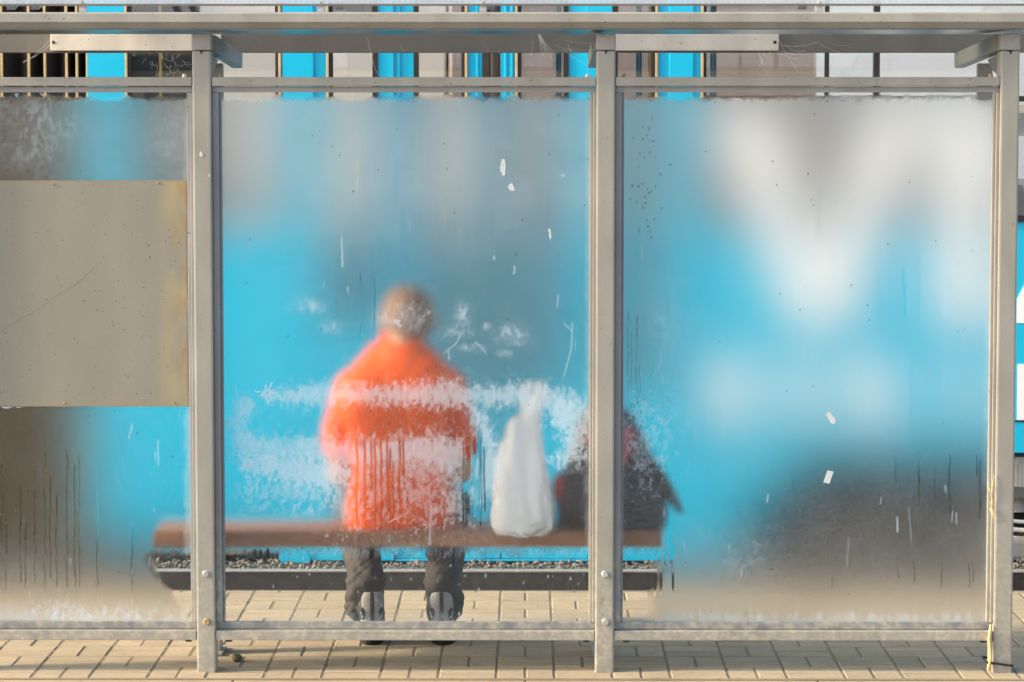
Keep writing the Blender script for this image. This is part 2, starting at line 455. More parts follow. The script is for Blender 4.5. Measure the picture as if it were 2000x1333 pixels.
# rail behind the platform edge
rl = thing('rail', 'dark rail with a thin shiny top running along the ballast behind the bench', 'rail')
zt, zb = Z(1112.5, 2.22), Z(1158, 2.22)
q = MB(); q.prism_x([(2.20, zb - .06), (2.32, zb - .06), (2.29, zb - .04), (2.245, zb - .03), (2.245, zt - .012), (2.215, zt - .012), (2.215, zb - .03), (2.20, zb - .04)], -5, 5)
q.build('rail_web', simple('rail_rust_dark', (0.028, 0.024, 0.021), 0.8, 0, 0.5, 30, 0.4), rl)
q = MB(); q.box(-5, 5, 2.212, 2.262, zt - .0115, zt - .004, 0.002)
q.build('rail_head', simple('polished_rail', (0.34, 0.32, 0.29), 0.55, 0.3, 0.1, 30), rl)

# ================================================================== HOUSES BEYOND THE TRAM
def house(name, label, x0, x1, y0, y1, h, mat, floors, wmat, trim, ph=0.55, pmat=None, rz=2):
    t = thing(name, label, 'building')
    t.location = (x0, y0, 0); t.rotation_euler = (0, 0, math.radians(rz)); x1 -= x0; y1 -= y0; x0 = y0 = 0.0
    q = MB(); q.box(x0, x1, y0, y1, -0.4, h); q.build('wall', mat, t)
    q = MB(); q.box(x0 - .25, x1 + .25, y0 - .25, y1 + .25, h, h + .35, .03); q.build('roof', trim, t)
    q = MB(); q.box(x0 - .03, x1 + .03, y0 - .04, y0 - .002, -0.36, ph); q.build('plinth', pmat or trim, t)
    nwin = max(2, int((x1 - x0) / 2.2))
    for f_ in range(floors):
        for i_ in range(nwin):
            cx = x0 + (i_ + .5) * (x1 - x0) / nwin; z0 = 3.0 + f_ * 3.0
            q = MB(); q.box(cx - .55, cx + .55, y0 - .06, y0 - .003, z0, z0 + 1.5, .01); w_ = q.build('window', trim, t)
            q = MB(); q.box(cx - .47, cx + .47, y0 - .065, y0 - .0605, z0 + .08, z0 + 1.42); q.build('pane', wmat, w_)
    return t
wm = simple('dark_house_pane', (0.03, 0.035, 0.04), 0.08, 0, 0.1, 2)
trim = simple('pale_trim', (0.60, 0.58, 0.54), 0.8)
BY = 15.0
house('cream_house', 'cream rendered house beyond the tram, seen through its windows left of the mauve house', X(60, 21), X(868, 21), 21.0, 29.0, 9.5,
      simple('cream_render', (0.64, 0.635, 0.62), 0.9, 0, 0.04, 1.2), 2, wm, trim)
house('mauve_house', 'mauve brown house beyond the tram, seen through its windows right of the cream house', X(884, 17), X(1588, 17), 17.0, 25.0, 9.0,
      simple('mauve_render', (0.19, 0.145, 0.14), 0.9, 0, 0.25, 0.9, stretch=(2.2, 1, 0.2)), 2, wm, simple('mauve_trim', (0.33, 0.25, 0.23), 0.8))
house('white_house', 'long white building beyond the tram, seen through its wide right window', X(1590, 13), X(3200, 13), 13.0, 21.0, 10.0,
      simple('white_render', (0.52, 0.55, 0.60), 0.9, 0, 0.03, 1.0), 2, wm, trim, 2.0, simple('grey_plinth', (0.17, 0.19, 0.21), 0.9), -8)

# ================================================================== THE TRAM
TY = 2.90                                        # its near side
TF = TY + 2.55                                   # its far side
tram = thing('tram', 'bright cyan tram with white lettering standing behind the bench and the fogged glass', 'tram')
def tx(px): return X(px, TY)
def tz(py): return Z(py, TY)
ZTOP, ZWIN = 3.25, 2.62
def wall(xs, zs, holes, y0, y1, mb):
    """upright wall between y0 and y1 on a grid of xs, zs; holes are (x0, x1, z0, z1)"""
    xs = sorted(set(xs) | {h for o in holes for h in o[:2]}); zs = sorted(set(zs) | {h for o in holes for h in o[2:]})
    bm = mb.bm; va, vb = {}, {}
    def v(d, i, j, y):
        if (i, j) not in d: d[(i, j)] = bm.verts.new((xs[i], y, zs[j]))
        return d[(i, j)]
    def solid(i, j):
        if not (0 <= i < len(xs) - 1 and 0 <= j < len(zs) - 1): return False
        cx, cz = (xs[i] + xs[i + 1]) / 2, (zs[j] + zs[j + 1]) / 2
        return not any(o[0] < cx < o[1] and o[2] < cz < o[3] for o in holes)
    for i in range(len(xs) - 1):
        for j in range(len(zs) - 1):
            if not solid(i, j): continue
            bm.faces.new((v(va, i, j, y0), v(va, i + 1, j, y0), v(va, i + 1, j + 1, y0), v(va, i, j + 1, y0)))
            bm.faces.new((v(vb, i, j, y1), v(vb, i, j + 1, y1), v(vb, i + 1, j + 1, y1), v(vb, i + 1, j, y1)))
            for di, dj, e in ((-1, 0, ((i, j), (i, j + 1))), (1, 0, ((i + 1, j + 1), (i + 1, j))), (0, -1, ((i + 1, j), (i, j))), (0, 1, ((i, j + 1), (i + 1, j + 1)))):
                if not solid(i + di, j + dj):
                    (a, c), (d, e2) = e
                    bm.faces.new((v(va, a, c, y0), v(va, d, e2, y0), v(vb, d, e2, y1), v(vb, a, c, y1)))
XB0 = tx(177)                                     # end of this car at the bellows
XB1 = tx(2750)
BODY = tz(884)                                    # lower edge of the body side
WIN = [  # px x0, x1, bottom py : the side windows
    (252, 551, 445), (642, 740, 640), (1194, 1281, 770), (1368, 2320, 430)]
DOOR = (770, 1149)
holes = [(tx(a), tx(b), tz(c), ZWIN) for a, b, c in WIN]
holes.append((tx(DOOR[0]), tx(DOOR[1]), BODY, 2.55))
q = MB(); wall([XB0, XB1], [BODY, ZTOP], holes, TY, TY + 0.05, q)
# far side with a row of windows
fx = [XB0, XB1]; fh = []
def X2(px): return X(px, TF)
for a, b_2 in ((395, 612), (626, 760), (775, 905), (915, 1085), (1096, 1240), (1252, 1384), (1396, 1607), (1615, 1701), (1713, 2100), (2130, 2500)):
    fh.append((X2(a), X2(b_2), 1.36, 2.6))
wall(fx, [-0.1, ZTOP], fh, TF, TF + 0.05, q)
body = q.build('body', M['cyan'], tram)
q = MB(); q.box(XB0, XB1, TY + .001, TF + .05, ZTOP, ZTOP + .12, .03); q.build('roof', simple('roof_grey', (0.4, 0.4, 0.4), .6), tram)
q = MB(); q.box(XB0 + .03, XB1 - .03, TY + .06, TF - .005, 0.22, 0.27); q.build('floor', M['inner_dark'], tram)
q = MB(); wall([XB0 + .03, XB1 - .03], [0.271, 2.9], [(a - .012, b2 + .012, 1.348, 2.612) for a, b2, _, _ in fh], TF - .03, TF - .01, q); q.build('lining', M['inner_pale'], tram)
q = MB(); q.box(XB0 + .03, XB1 - .03, TY + .06, TF - .035, 2.905, 2.93); q.build('ceiling', M['inner_pale'], tram)
for a, b2 in ((XB0 + .001, XB0 + .05), (XB1 - .05, XB1 - .001)):
    q = MB(); q.box(a, b2, TY + .051, TF, BODY, ZTOP - .001); q.build('end_wall', M['cyan'], tram)
for a, b2, c, d in fh:
    q = MB(); q.box(a + .002, b2 - .002, TF + .02, TF + .026, c + .002, d - .002); q.build('far_window', M['tram_glass'], tram)

def window(x0, x1, z0, z1, parent, fr=0.022, y=TY, tanL=True, tanR=False):
    f = MB()
    wall([x0, x1], [z0, z1], [(x0 + fr, x1 - fr, z0 + fr, z1 - fr)], y - .006, y + .03, f)
    fo = f.build('window_frame', M['black'], parent)
    f = MB(); f.box(x0 + fr, x1 - fr, y + .010, y + .016, z0 + fr, z1 - fr)
    po = f.build('window_pane', M['tram_glass'], parent if parent is not tram else fo)
    if tanL or tanR:
        for on, xx in ((tanL, x0), (tanR, x1 - .0035)):
            if not on: continue
            f = MB(); f.box(xx - .004, xx + .0075, y - .012, y - .0065, z0, z1, .002)
            f.build('window_trim', M['tan'], parent if parent is not tram else fo)
    return fo
def lower_sheet(a, b2, y0, y1, parent, y=TY):  # opaque blue-grey sheet across the lower part of a window
    q = MB(); q.box(tx(a), tx(b2), y + .004, y + .009, tz(y1), tz(y0)); q.build('blue_grey_sheet', M['tint'], parent)
M['tint'] = simple('opaque_blue_grey', (0.055, 0.20, 0.29), 0.25, 0, 0.05, 3)
window(tx(252), tx(551), tz(445), ZWIN, tram, tanL=True, tanR=True)
lower_sheet(655, 727, 440, 630, window(tx(642), tx(740), tz(640), ZWIN, tram, .024))
lower_sheet(1208, 1268, 440, 758, window(tx(1194), tx(1281), tz(770), ZWIN, tram, .026, tanL=False, tanR=True))
wf = window(tx(1368), tx(2320), tz(430), ZWIN, tram, .020)
q = MB()
q.box(tx(1378), tx(2310), TY - .004, TY + .008, tz(199), tz(188))
for a, b2, zz in ((1606, 1614, 189), (1701, 1713, 189), (2010, 2022, 189)):
    q.box(tx(a), tx(b2), TY - .003, TY + .008, tz(188) , ZWIN - .02)
q.build('window_bar', M['black'], wf)
q = MB(); q.box(tx(1940), tx(2090), TY + .03, TY + .036, tz(350), tz(266)); q.build('window_sticker', M['white'], wf)
q = MB(); q.box(tx(1935), tx(2300), TY + .06, TY + .09, tz(222), tz(204), .006); q.build('hand_rail', simple('cream_rail', (.72, .66, .52), .4), tram)
# double door
zd0 = tz(1092)
def leaf(x0, x1, wx0, wx1):
    q = MB(); wall([tx(x0) + .002, tx(x1)], [zd0, 2.548], [(tx(wx0), tx(wx1), tz(770), 2.45)], TY + .012, TY + .045, q)
    for a in (x0 + 8, x1 - 12 if x1 < 1000 else x0 + 20):
        q.box(tx(a), tx(a) + .012, TY + .004, TY + .0118, zd0 + .02, 2.53, .003)
    d = q.build('door', M['cyan'], tram)
    window(tx(wx0), tx(wx1), tz(770), 2.45, d, .023, TY + .012, tanL=(x0 > 900), tanR=(x0 < 900)); lower_sheet(wx0 + 11, wx1 - 11, 440, 759, d, TY + .012)
leaf(770, 942, 809, 912); leaf(977, 1148, 1008, 1110)
q = MB(); q.box(tx(942), tx(958.5), TY + .008, TY + .05, tz(1030), 2.548, .008); q.box(tx(960.5), tx(977), TY + .008, TY + .05, tz(1030), 2.548, .008)
q.build('door_seal', M['bellows'], tram)
q = MB(); q.box(tx(942) + .001, tx(977) - .001, TY + .010, TY + .046, zd0, tz(1030) - .001, .003); q.build('door_foot', M['cyan'], tram)
# relief of the columns
for a, b2 in ((555, 616), (1304, 1352)):
    q = MB(); q.box(tx(a), tx(b2), TY - .010, TY - .0005, BODY + .01, ZTOP - .05, .004)
    q.build('pillar_cover', M['cyan'], tram)
# skirts
q = MB(); q.box(XB0 + .01, tx(542), TY + .004, TY + .05, tz(1052), BODY - .003, .004)
q.build('skirt', M['cyan'], tram)
q = MB(); q.box(tx(543), tx(DOOR[0]) - .002, TY + .002, TY + .05, tz(1096), BODY - .003, .004); q.box(tx(543), tx(604), TY - .004, TY + .0015, tz(1101), tz(1060), .002)
q.build('skirt', M['cyan'], tram)
q = MB(); q.box(tx(DOOR[1]) + .002, tx(1432), TY + .002, TY + .05, tz(1096), BODY - .003, .004)
q.build('skirt', M['cyan'], tram)
q = MB(); q.box(tx(DOOR[0]), tx(DOOR[1]), TY + .004, TY + .05, tz(1097), zd0 - .003, .003); q.build('door_step', M['cyan'], tram)
q = MB(); q.prism([(tx(1433), BODY - .003), (tx(1433), tz(1030)), (tx(1580), BODY - .003)], TY + .002, TY + .05); q.build('skirt', M['cyan'], tram)
# underframe and running gear
q = MB(); q.box(tx(186), tx(540), TY + .12, TF - .1, tz(1090), BODY, .02); q.box(tx(545), tx(1420), TY + .12, TF - .1, tz(1080), BODY); q.box(tx(1436), XB1, TY + .45, TF - .1, -0.07, BODY, .02)
q.build('underframe', M['dark'], tram)
q = MB(); q.tube([(tx(405), TY + .06, tz(1077)), (tx(476), TY + .06, tz(1077))], .026, 14); q.build('sand_pipe', simple('beige_pipe', (0.42, 0.38, 0.32), .7), tram)
bog = MB(); bog.box(tx(1500), tx(1960), TY + .16, TY + .30, tz(1085), tz(1000), .03); bog.box(tx(1640), tx(1830), TY + .12, TY + .32, tz(1110), tz(960), .03)
bo = bog.build('bogie', simple('grimy_brown', (0.10, 0.083, 0.066), .8, 0, .4, 8), tram)
for cx in (1540, 1920):
    q = MB(); q.disc((tx(cx), TY + .36, tz(1090) + .10), .27, .09, 36); q.disc((tx(cx), TY + .30, tz(1090) + .10), .10, .06, 24); q.build('wheel', M['dark'], bo)
q = MB(); q.box(tx(1991), tx(2062), TY + .08, TY + .30, tz(975), tz(896), .012); q.box(tx(1999), tx(2055), TY + .07, TY + .079, tz(962), tz(908), .004)
q.build('equipment_box', simple('pale_equipment', (0.40, 0.38, 0.37), .55), tram)
q = MB(); q.tube([(tx(2003), TY + .14, tz(z_)) for z_ in (976, 990, 1006)], [.05, .045, .05], 16); q.build('insulator', M['grey_plastic'], tram)
for k_ in range(4):
    q = MB(); zz = tz(1012 + 17 * k_)
    q.tube([(tx(1950 + i_ * 14), TY + .10 + .01 * k_, zz - .03 * math.sin(i_ / 9 * math.pi)) for i_ in range(10)], .009 + .002 * (k_ % 2), 8); q.build('hose', M['cable'], tram)
q = MB(); q.box(tx(1940), tx(2110), TY + .06, TY + .3, tz(1100), tz(1056), .02); q.build('axle_box', M['grey_plastic'], tram)
q = MB(); q.disc((tx(2000), TY + .05, tz(1120)), .035, .04, 20); q.build('axle_cap', M['dark'], tram)
# interior
for pp, yy in ((319, TY + .054), (1270, TY + .35)):
    q = MB(); q.tube([(X(pp, yy), yy, .28), (X(pp, yy), yy, 2.9)], .008 if pp < 400 else .014, 12); q.build('grab_pole', M['gold'], tram)
q = MB(); q.box(tx(258), tx(384), TY + .06, TY + .075, tz(205), ZWIN - .02); q.build('dark_sheet', M['black'], tram)  # black sheet that makes the upper left of this window dark
# lettering: white letters and bars on the right part of the side
def poly(pts, y=TY - .004, d=.0035):
    q.prism([(tx(a), tz(b2)) for a, b2 in pts], y, y + d)
q = MB()
poly([(1392, 216), (1486, 216), (1600, 520), (1600, 632), (1560, 632)], TY - .009)
poly([(1600, 520), (1712, 216), (1800, 216), (1642, 632), (1600, 632)], TY - .009)
q.build('lettering', M['white'], tram)
q = MB(); poly([(1834, 216), (1932, 216), (1932, 631), (1834, 631)], TY - .009); q.build('lettering', M['white'], tram)
q = MB()
poly([(1985, 631), (1985, 584), (2088, 380), (2170, 380), (2060, 631)]); poly([(2170.5, 380), (2188, 380), (2300, 631), (2215, 631), (2128, 436)])
q.build('lettering', M['white'], tram)
for a, b2 in ((1395, 1462), (1540, 1588), (1662, 1738), (1856, 1890), (1988, 2096)):
    q = MB(); poly([(a, 820), (b2, 820), (b2, 711), (a, 711)]); q.build('lettering', M['white'], tram)
q = MB(); q.box(tx(1440), tx(2700), TY - .003, TY - .0005, tz(824), tz(821)); q.box(tx(1370), tx(2700), TY - .012, TY - .0065, tz(434), tz(430)); q.build('panel_seam', M['black'], tram)
# seats in the wide window
for a in (1760, 1990, 2210):
    q = MB(); q.box(tx(a), tx(a) + .10, TY + .45, TY + .9, .3, 1.62, .04); q.box(tx(a) + .105, tx(a) + .5, TY + .45, TY + .9, .62, .74, .04); q.build('seat', M['grey_plastic'], tram)
for k_ in range(9):
    xa = X(430 + 150 * k_, TF - .5)
    q = MB(); q.box(xa, xa + .40, TF - .14, TF - .06, .62, 1.33, .04); q.box(xa, xa + .40, TF - .50, TF - .145, .56, .68, .04); q.box(xa + .17, xa + .23, TF - .40, TF - .2, .271, .5595); q.build('seat', simple('blue_seat_%d' % k_, (0.05, 0.40, 0.60), .8), tram)
# gangway bellows: folds with tan edging
be = MB(); ed = MB()
edges_px = [-132, -82, -38, 9, 62, 93, 135, 155, 175]
prev = None
zlo, zhi = tz(1098), 3.15
for i_, e in enumerate(edges_px):
    xx = tx(e)
    if prev is not None:
        mid = (prev + xx) / 2
        a = [(prev + .006, TY + .03), (mid, TY + .13), (xx - .006, TY + .03), (xx - .006, TY + .05), (mid, TY + .16), (prev + .006, TY + .05)]
        for z0, z1 in ((zlo, zhi),):
            lo = [be.bm.verts.new((p[0], p[1], z0)) for p in a]; hi = [be.bm.verts.new((p[0], p[1], z1)) for p in a]
            be.bm.faces.new(lo); be.bm.faces.new(hi[::-1])
            for k_ in range(6): be.bm.faces.new((lo[k_], hi[k_], hi[(k_ + 1) % 6], lo[(k_ + 1) % 6]))
    ed.box(xx - .0055, xx + .0055, TY + .022, TY + .055, zlo, zhi, .002)
    prev = xx
be.box(tx(-132), tx(175), TY + .2, TF - .2, zlo, zhi)
bel = be.build('gangway_bellows', M['bellows'], tram); ed.build('fold_edging', M['tan'], bel)
q = MB(); q.box(-5.5, tx(-140), TY, TF, BODY, ZTOP, .03); q.build('second_car_body', M['cyan'], tram)
q = MB(); q.box(-5.5, tx(-142), TY + .1, TF - .1, -.05, BODY - .002); q.build('underframe', M['dark'], tram)

# ================================================================== THE SHELTER
shelter = thing('tram_shelter', 'grey steel shelter with fogged glass panes and a ribbed white roof', 'shelter')
PX = [-135, 398, 1182, 1966]                      # post centres in pixels; unseen first bay shortened to let the sun in
PXW = [X(p, 0.0) for p in PX]
ZT = Z(66, 0.0)
GY = 0.052                                        # outer face of the panes
zr0, zr1 = Z(1251, 0.01), Z(1232, 0.01)           # bottom rail
zc1 = Z(1214, 0.04)
zm0, zm1, zm2 = Z(181, 0.03), Z(168.5, 0.01), Z(151, 0.01)   # rail over the panes
for i_, xw in enumerate(PXW):
    q = MB(); q.box(xw - .0325, xw + .0325, 0.0, .085, -.03, Z(99.5, 0.0), .007)
    po = q.build('post', M['frame'], shelter)
    q = MB(); q.box(xw - .0335, xw + .0335, -.0015, .087, Z(98.5, 0), ZT, .005)
    q.build('cap', painted('cap_%d' % i_, (0.28, 0.258, 0.232)), po)
    q = MB(); q.prism([(xw + .006, Z(99.6, 0)), (xw - .006, Z(99.6, 0)), (xw, Z(107, 0))], -.0012, .001); q.build('drain_notch', M['black'], po)
    for pyb, mt, dx in ((1122, M['steel'], .002), (1215, M['rustbolt'] if i_ == 1 else M['steel'], .004)):
        if i_ == 3: continue
        q = MB(); q.disc((xw + dx, -.006, Z(pyb, 0)), .0105, .012, 8); q.disc((xw + dx, -.001, Z(pyb, 0)), .014, .003, 16); q.build('bolt', mt, po)
    # arm that carries the front beam, over a gusset
    za0, za1 = Z(68, .04), Z(104, 1.0); hh = .056
    q = MB(); q.beam((xw + .02 if i_ < 2 else xw - .02, .088, za0 - hh / 2), (xw + .02 if i_ < 2 else xw - .02, 1.02, za1 - hh / 2), .040, hh, .004)
    q.build('roof_arm', M['channel_blue'] if i_ < 2 else M['frame'], shelter)
    q = MB(); q.prism_x([(.088, Z(180, .09)), (.088, za0 - hh), (.42, za0 - hh - .022), (.30, za0 - hh - .06), (.17, Z(150, .1))], xw - .012, xw + .012); q.build('gusset', M['frame_dark'], shelter)
    if i_ in (1, 3):                                # brace behind the arm
        a, b2 = ((419, 440) if i_ == 1 else (1902, 1930))
        q = MB(); q.box(X(a, .40), X(b2, .40), .38, .42, Z(200, .4), za0 - hh - .035, .003); q.build('arm_brace', M['frame_dark'], shelter)
# rails and panes between the posts
def nfield(px, py, scale, seed, ax=1.0, ay=1.0, octv=4):
    """smooth value noise over photo pixels, 0..1"""
    r = np.random.default_rng(seed); out = np.zeros_like(px); amp, tot = 1.0, 0.0
    for _ in range(octv):
        T = r.random((128, 128))
        u = px * ax / scale + 500.3; v = py * ay / scale + 500.7
        i = np.floor(u).astype(int); j = np.floor(v).astype(int); fu = u - i; fv = v - j
        fu = fu * fu * (3 - 2 * fu); fv = fv * fv * (3 - 2 * fv)
        i0, i1, j0, j1 = i % 128, (i + 1) % 128, j % 128, (j + 1) % 128
        out += amp * ((T[j0, i0] * (1 - fu) + T[j0, i1] * fu) * (1 - fv) + (T[j1, i0] * (1 - fu) + T[j1, i1] * fu) * fv)
        tot += amp; amp *= .55; scale /= 2.0
    return out / tot
def ss(a, b, x):
    t = np.clip((x - a) / (b - a), 0, 1); return t * t * (3 - 2 * t)
def seg_dist(px, py, pts):
    d = np.full(px.shape, 1e9)
    for (xa, ya, ra), (xb, yb, rb) in zip(pts[:-1], pts[1:]):
        vx, vy = xb - xa, yb - ya; L = vx * vx + vy * vy + 1e-9
        t = np.clip(((px - xa) * vx + (py - ya) * vy) / L, 0, 1)
        d = np.minimum(d, np.hypot(px - xa - t * vx, py - ya - t * vy) - (ra + (rb - ra) * t))
    return d                                       # signed: inside the stroke < 0
def spot(px, py, x, y, rx, ry): return np.exp(-(((px - x) / rx) ** 2 + ((py - y) / ry) ** 2))
def drip_list():
    r = random.Random(5); L = []
    def d(x, y0, y1, wd=1.6, s=1.0): L.append((x, y0, y1, wd, s))
    for x, y0, y1 in ((697, 850, 1030), (713, 855, 1034), (726, 850, 960), (733, 850, 1036), (745, 855, 1034), (757, 850, 1000), (762, 870, 1030), (781, 850, 1034), (788, 850, 930), (768, 900, 1034)): d(x, y0, y1, 2.0)
    for x, y0, y1 in ((905, 852, 1035), (911, 852, 1030), (916, 852, 1005), (927, 846, 1010), (936, 830, 1022), (940, 840, 1030), (946, 870, 1000)): d(x, y0, y1, 1.6)
    for x, y0, y1 in ((12, 1000, 1165), (40, 940, 1140), (50, 1010, 1150), (68, 900, 1140), (88, 880, 1160), (98, 920, 1130), (110, 960, 1150), (131, 870, 1160), (146, 900, 1150), (155, 880, 1150), (190, 960, 1170), (258, 1020, 1190), (3, 900, 1060)): d(x, y0, y1, 1.2, .55)
    for _ in range(16): d(r.uniform(655, 735), r.uniform(470, 540), r.uniform(560, 690), 0.8, .22)
    for x, y0, y1 in ((1226, 600, 790), (1243, 610, 800), (1250, 700, 900), (1233, 640, 760)): d(x, y0, y1, 1.2, .4)
    for x, y0, y1 in ((1795, 870, 1000), (1855, 880, 1005), (1914, 890, 1015), (1908, 880, 930), (1786, 1085, 1140), (1754, 1090, 1130), (1838, 1090, 1150), (1893, 1090, 1150), (1900, 1090, 1140), (1625, 1120, 1150)): d(x, y0, y1, 1.1, .5)
    for x, y0, y1 in ((1280, 1100, 1165), (1290, 1110, 1160), (1314, 1060, 1160), (1265, 1110, 1150), (1310, 1000, 1100)): d(x, y0, y1, 2.0, 1)
    for _ in range(46): 
        x = r.uniform(430, 1300); d(x, 1070, r.uniform(1082, 1110), 1.8, 1)
    for _ in range(26):
        x = r.uniform(1215, 1940); y = r.uniform(250, 1000); d(x, y, y + r.uniform(30, 140), 1.0, .3)
    for _ in range(20):
        x = r.uniform(430, 1150); y = r.uniform(250, 640); d(x, y, y + r.uniform(30, 160), 1.0, .3)
    return L
DRIPS = drip_list()
def pane_maps(px, py, fine):
    n1 = nfield(px, py, 60, 1); n2 = nfield(px, py, 14, 2); ns = nfield(px, py, 10, 3, 1.6, .35); n3 = nfield(px, py, 200, 4)
    grain = RNG.random(px.shape)
    cols, rows = px[px.shape[0] // 2], py[:, px.shape[1] // 2]
    def cut(xa, xb, ya, yb):
        i = np.nonzero((cols > xa) & (cols < xb))[0]; j = np.nonzero((rows > ya) & (rows < yb))[0]
        return None if not len(i) or not len(j) else (slice(j[0], j[-1] + 1), slice(i[0], i[-1] + 1))
    # --- where the fog lies
    fog = ss(181, 203, py + (n2 - .5) * 12)
    und = ss(1071, 1090, py + (ns - .5) * 26)
    lft = ss(-16, 26, px - (292 + 62 * ss(1085, 1205, py)) + (n1 - .5) * 30)
    rgt = ss(-20, 24, 1288 - 18 * ss(1120, 1200, py) - px + (n1 - .5) * 26)
    clear = und * lft * rgt
    fog = fog * (1 - clear)
    # --- pale dried film
    film = np.zeros_like(px)
    n5 = nfield(px, py, 7, 6, 1.0, .5, 3)
    n6 = nfield(px, py, 6, 16, 1.0, .7, 2); nst = nfield(px, py, 9, 17, 1.5, .22, 3)
    tex = .70 * (n6 - .5) + .34 * (nst - .5) + .35 * (n2 - .5) + .30 * (grain - .5)
    def band(pts, val, soft=16, r=1.0):
        nonlocal film
        cov = .5 - seg_dist(px, py, pts) / (soft * 2.6)
        film = np.maximum(film, val * (.86 + .28 * n6) * ss(.14, .74, cov + tex * r * .80))
    band([(575, 772, 10), (640, 768, 16), (720, 772, 12), (800, 772, 16), (870, 768, 22), (930, 776, 15), (1000, 770, 14), (1060, 778, 22), (1120, 796, 20), (1146, 815, 16)], .43, 20)
    band([(520, 775, 2), (560, 770, 8)], .45)
    band([(476, 792, 10), (463, 832, 12), (478, 868, 18), (540, 884, 20), (620, 882, 22), (680, 888, 22), (760, 884, 24), (840, 880, 26), (880, 890, 30)], .42, 22)
    band([(500, 905, 22), (580, 918, 28), (650, 930, 28)], .52, 26, 1.3)
    band([(500, 950, 10), (600, 955, 14), (660, 965, 18)], .30, 40, 2.0)
    band([(700, 915, 24), (800, 905, 26), (880, 915, 26)], .27, 44, 1.2)
    band([(690, 960, 20), (760, 965, 18), (850, 960, 14)], .22, 60, 2.2)
    band([(880, 890, 20), (905, 930, 16), (880, 985, 10)], .30, 40, 1.5)
    band([(930, 800, 6), (960, 880, 16), (950, 930, 20), (935, 970, 10)], .45, 22)
    band([(1095, 800, 24), (1120, 830, 24), (1120, 880, 16), (1095, 900, 8)], .55, 22)
    band([(1240, 800, 8), (1262, 850, 18), (1255, 890, 14)], .24, 40, 2.4)
    band([(1215, 820, 4), (1235, 870, 6)], .30, 20, 1.2)
    band([(640, 850, 4), (660, 900, 16), (670, 990, 14)], .26, 30, 1.2)
    # patchy dried spots
    sp = ss(.42, .70, .4 * n2 + .6 * n6)
    for a in ((600, 598, 30, 14, .35), (650, 640, 20, 12, .3), (785, 620, 38, 24, .55), (830, 612, 12, 10, .35), (905, 615, 14, 24, .35), (890, 650, 40, 10, .22), (1000, 655, 26, 20, .45), (985, 690, 12, 8, .5), (952, 638, 8, 7, .6), (920, 680, 26, 8, .3), (300, 720, 40, 30, .2), (70, 230, 90, 70, .22), (60, 290, 60, 40, .2), (330, 260, 40, 60, .18), (1300, 640, 40, 60, .12), (1430, 1080, 110, 50, .10), (120, 1195, 200, 18, .42), (60, 1120, 120, 60, .06)):
        film = np.maximum(film, a[4] * spot(px, py, *a[:4]) * (.35 + .9 * sp))
    # general haze in the fog and at the foot of the pane
    film = film + fog * (1 - .55 * ss(372, 360, px) * ss(780, 800, py)) * (.036 + .055 * (n3 - .4) + .04 * (n1 - .5)) + clear * .022
    film = film + .30 * (1 - .6 * clear) * ss(1190, 1216, py + (ns - .5) * 34) * (.5 + ns)
    film = film + fog * .11 * ss(540, 330, py) * ss(415, 440, px) * ss(1165, 1150, px) * (.5 + n1)
    film = film + .16 * ss(1094, 1072, py) * und * lft * rgt * (.6 + ns)
    edge = np.minimum.reduce([np.abs(px - c) for c in (368, 430, 1152, 1213, 1932)])
    film = film + fog * .22 * ss(14, 0, edge + (n2 - .5) * 14)
    film = film + fog * .08 * (np.clip(grain * 1.6 - .45, 0, 1.2) - .3) * (.45 + .8 * n1)
    # drips run the film and the fog clean
    wig = (nfield(px * 0 + 3, py, 34, 9, 1, 1, 2) - .5)
    for x, y0, y1, wd, s in DRIPS:
        m = cut(x - 14, x + 14, y0 - 10, y1 + 10)
        if m is None: continue
        xx = x + 4 * wig[m] + .7 * np.sin(py[m] / 23 + x)
        v = s * ss(wd + 1.4, wd - .9, np.abs(px[m] - xx)) * ss(y0 - 6, y0 + 14, py[m]) * ss(y1 + 4, y1 - 4, py[m])
        fog[m] *= 1 - .75 * v; film[m] *= 1 - .85 * v
    # scratches, dried drops and specks
    grime = np.zeros_like(px)
    r = random.Random(21)
    marks = [(667, 462, 60, 2, .7), (679, 560, 14, 1.5, .6), (308, 860, 50, 2, .5), (842, 985, 80, 2.5, .5), (1075, 450, 16, 3, .95), (1100, 341, 5, 3, .9), (1090, 575, 26, 2, .5), (1005, 520, 16, 2, .7), (965, 500, 8, 2.5, .7), (1752, 1010, 30, 2, .75), (1775, 990, 90, 1.5, .35), (1860, 1000, 20, 1.5, .7), (1868, 1002, 22, 1.5, .6), (1500, 965, 16, 2, .6), (1580, 640, 70, 4, .22), (1658, 1050, 60, 3, .25), (1840, 700, 60, 2, .2), (1290, 700, 14, 2, .6), (835, 310, 40, 4, .16)]
    for _ in range(190):
        marks.append((r.uniform(-20, 1935), r.uniform(200, 1190), r.choice((3, 4, 5, 6, 9, 14, 22)), r.uniform(.9, 1.7), r.uniform(.2, .75)))
    for _ in range(55):
        marks.append((r.uniform(430, 1310), r.uniform(1085, 1200), r.choice((2, 3, 4, 7)), r.uniform(.9, 1.9), r.uniform(.3, .8)))
    for _ in range(10):
        marks.append((r.gauss(750, 40), r.gauss(1130, 26), r.choice((2, 3, 4)), r.uniform(.9, 1.6), r.uniform(.4, .8)))
    for x, y, L, wd, s in marks:
        s *= .62; wd *= .85
        m = cut(x - 9, x + 9, y - 6, y + L + 6)
        if m is None: continue
        sl_ = r.uniform(-.12, .12)
        v = s * ss(wd + 1.2, wd - .8, np.abs(px[m] - x - sl_ * (py[m] - y))) * ss(-3, 2, py[m] - y) * ss(L + 3, L - 2, py[m] - y)
        film[m] = np.maximum(film[m], v)
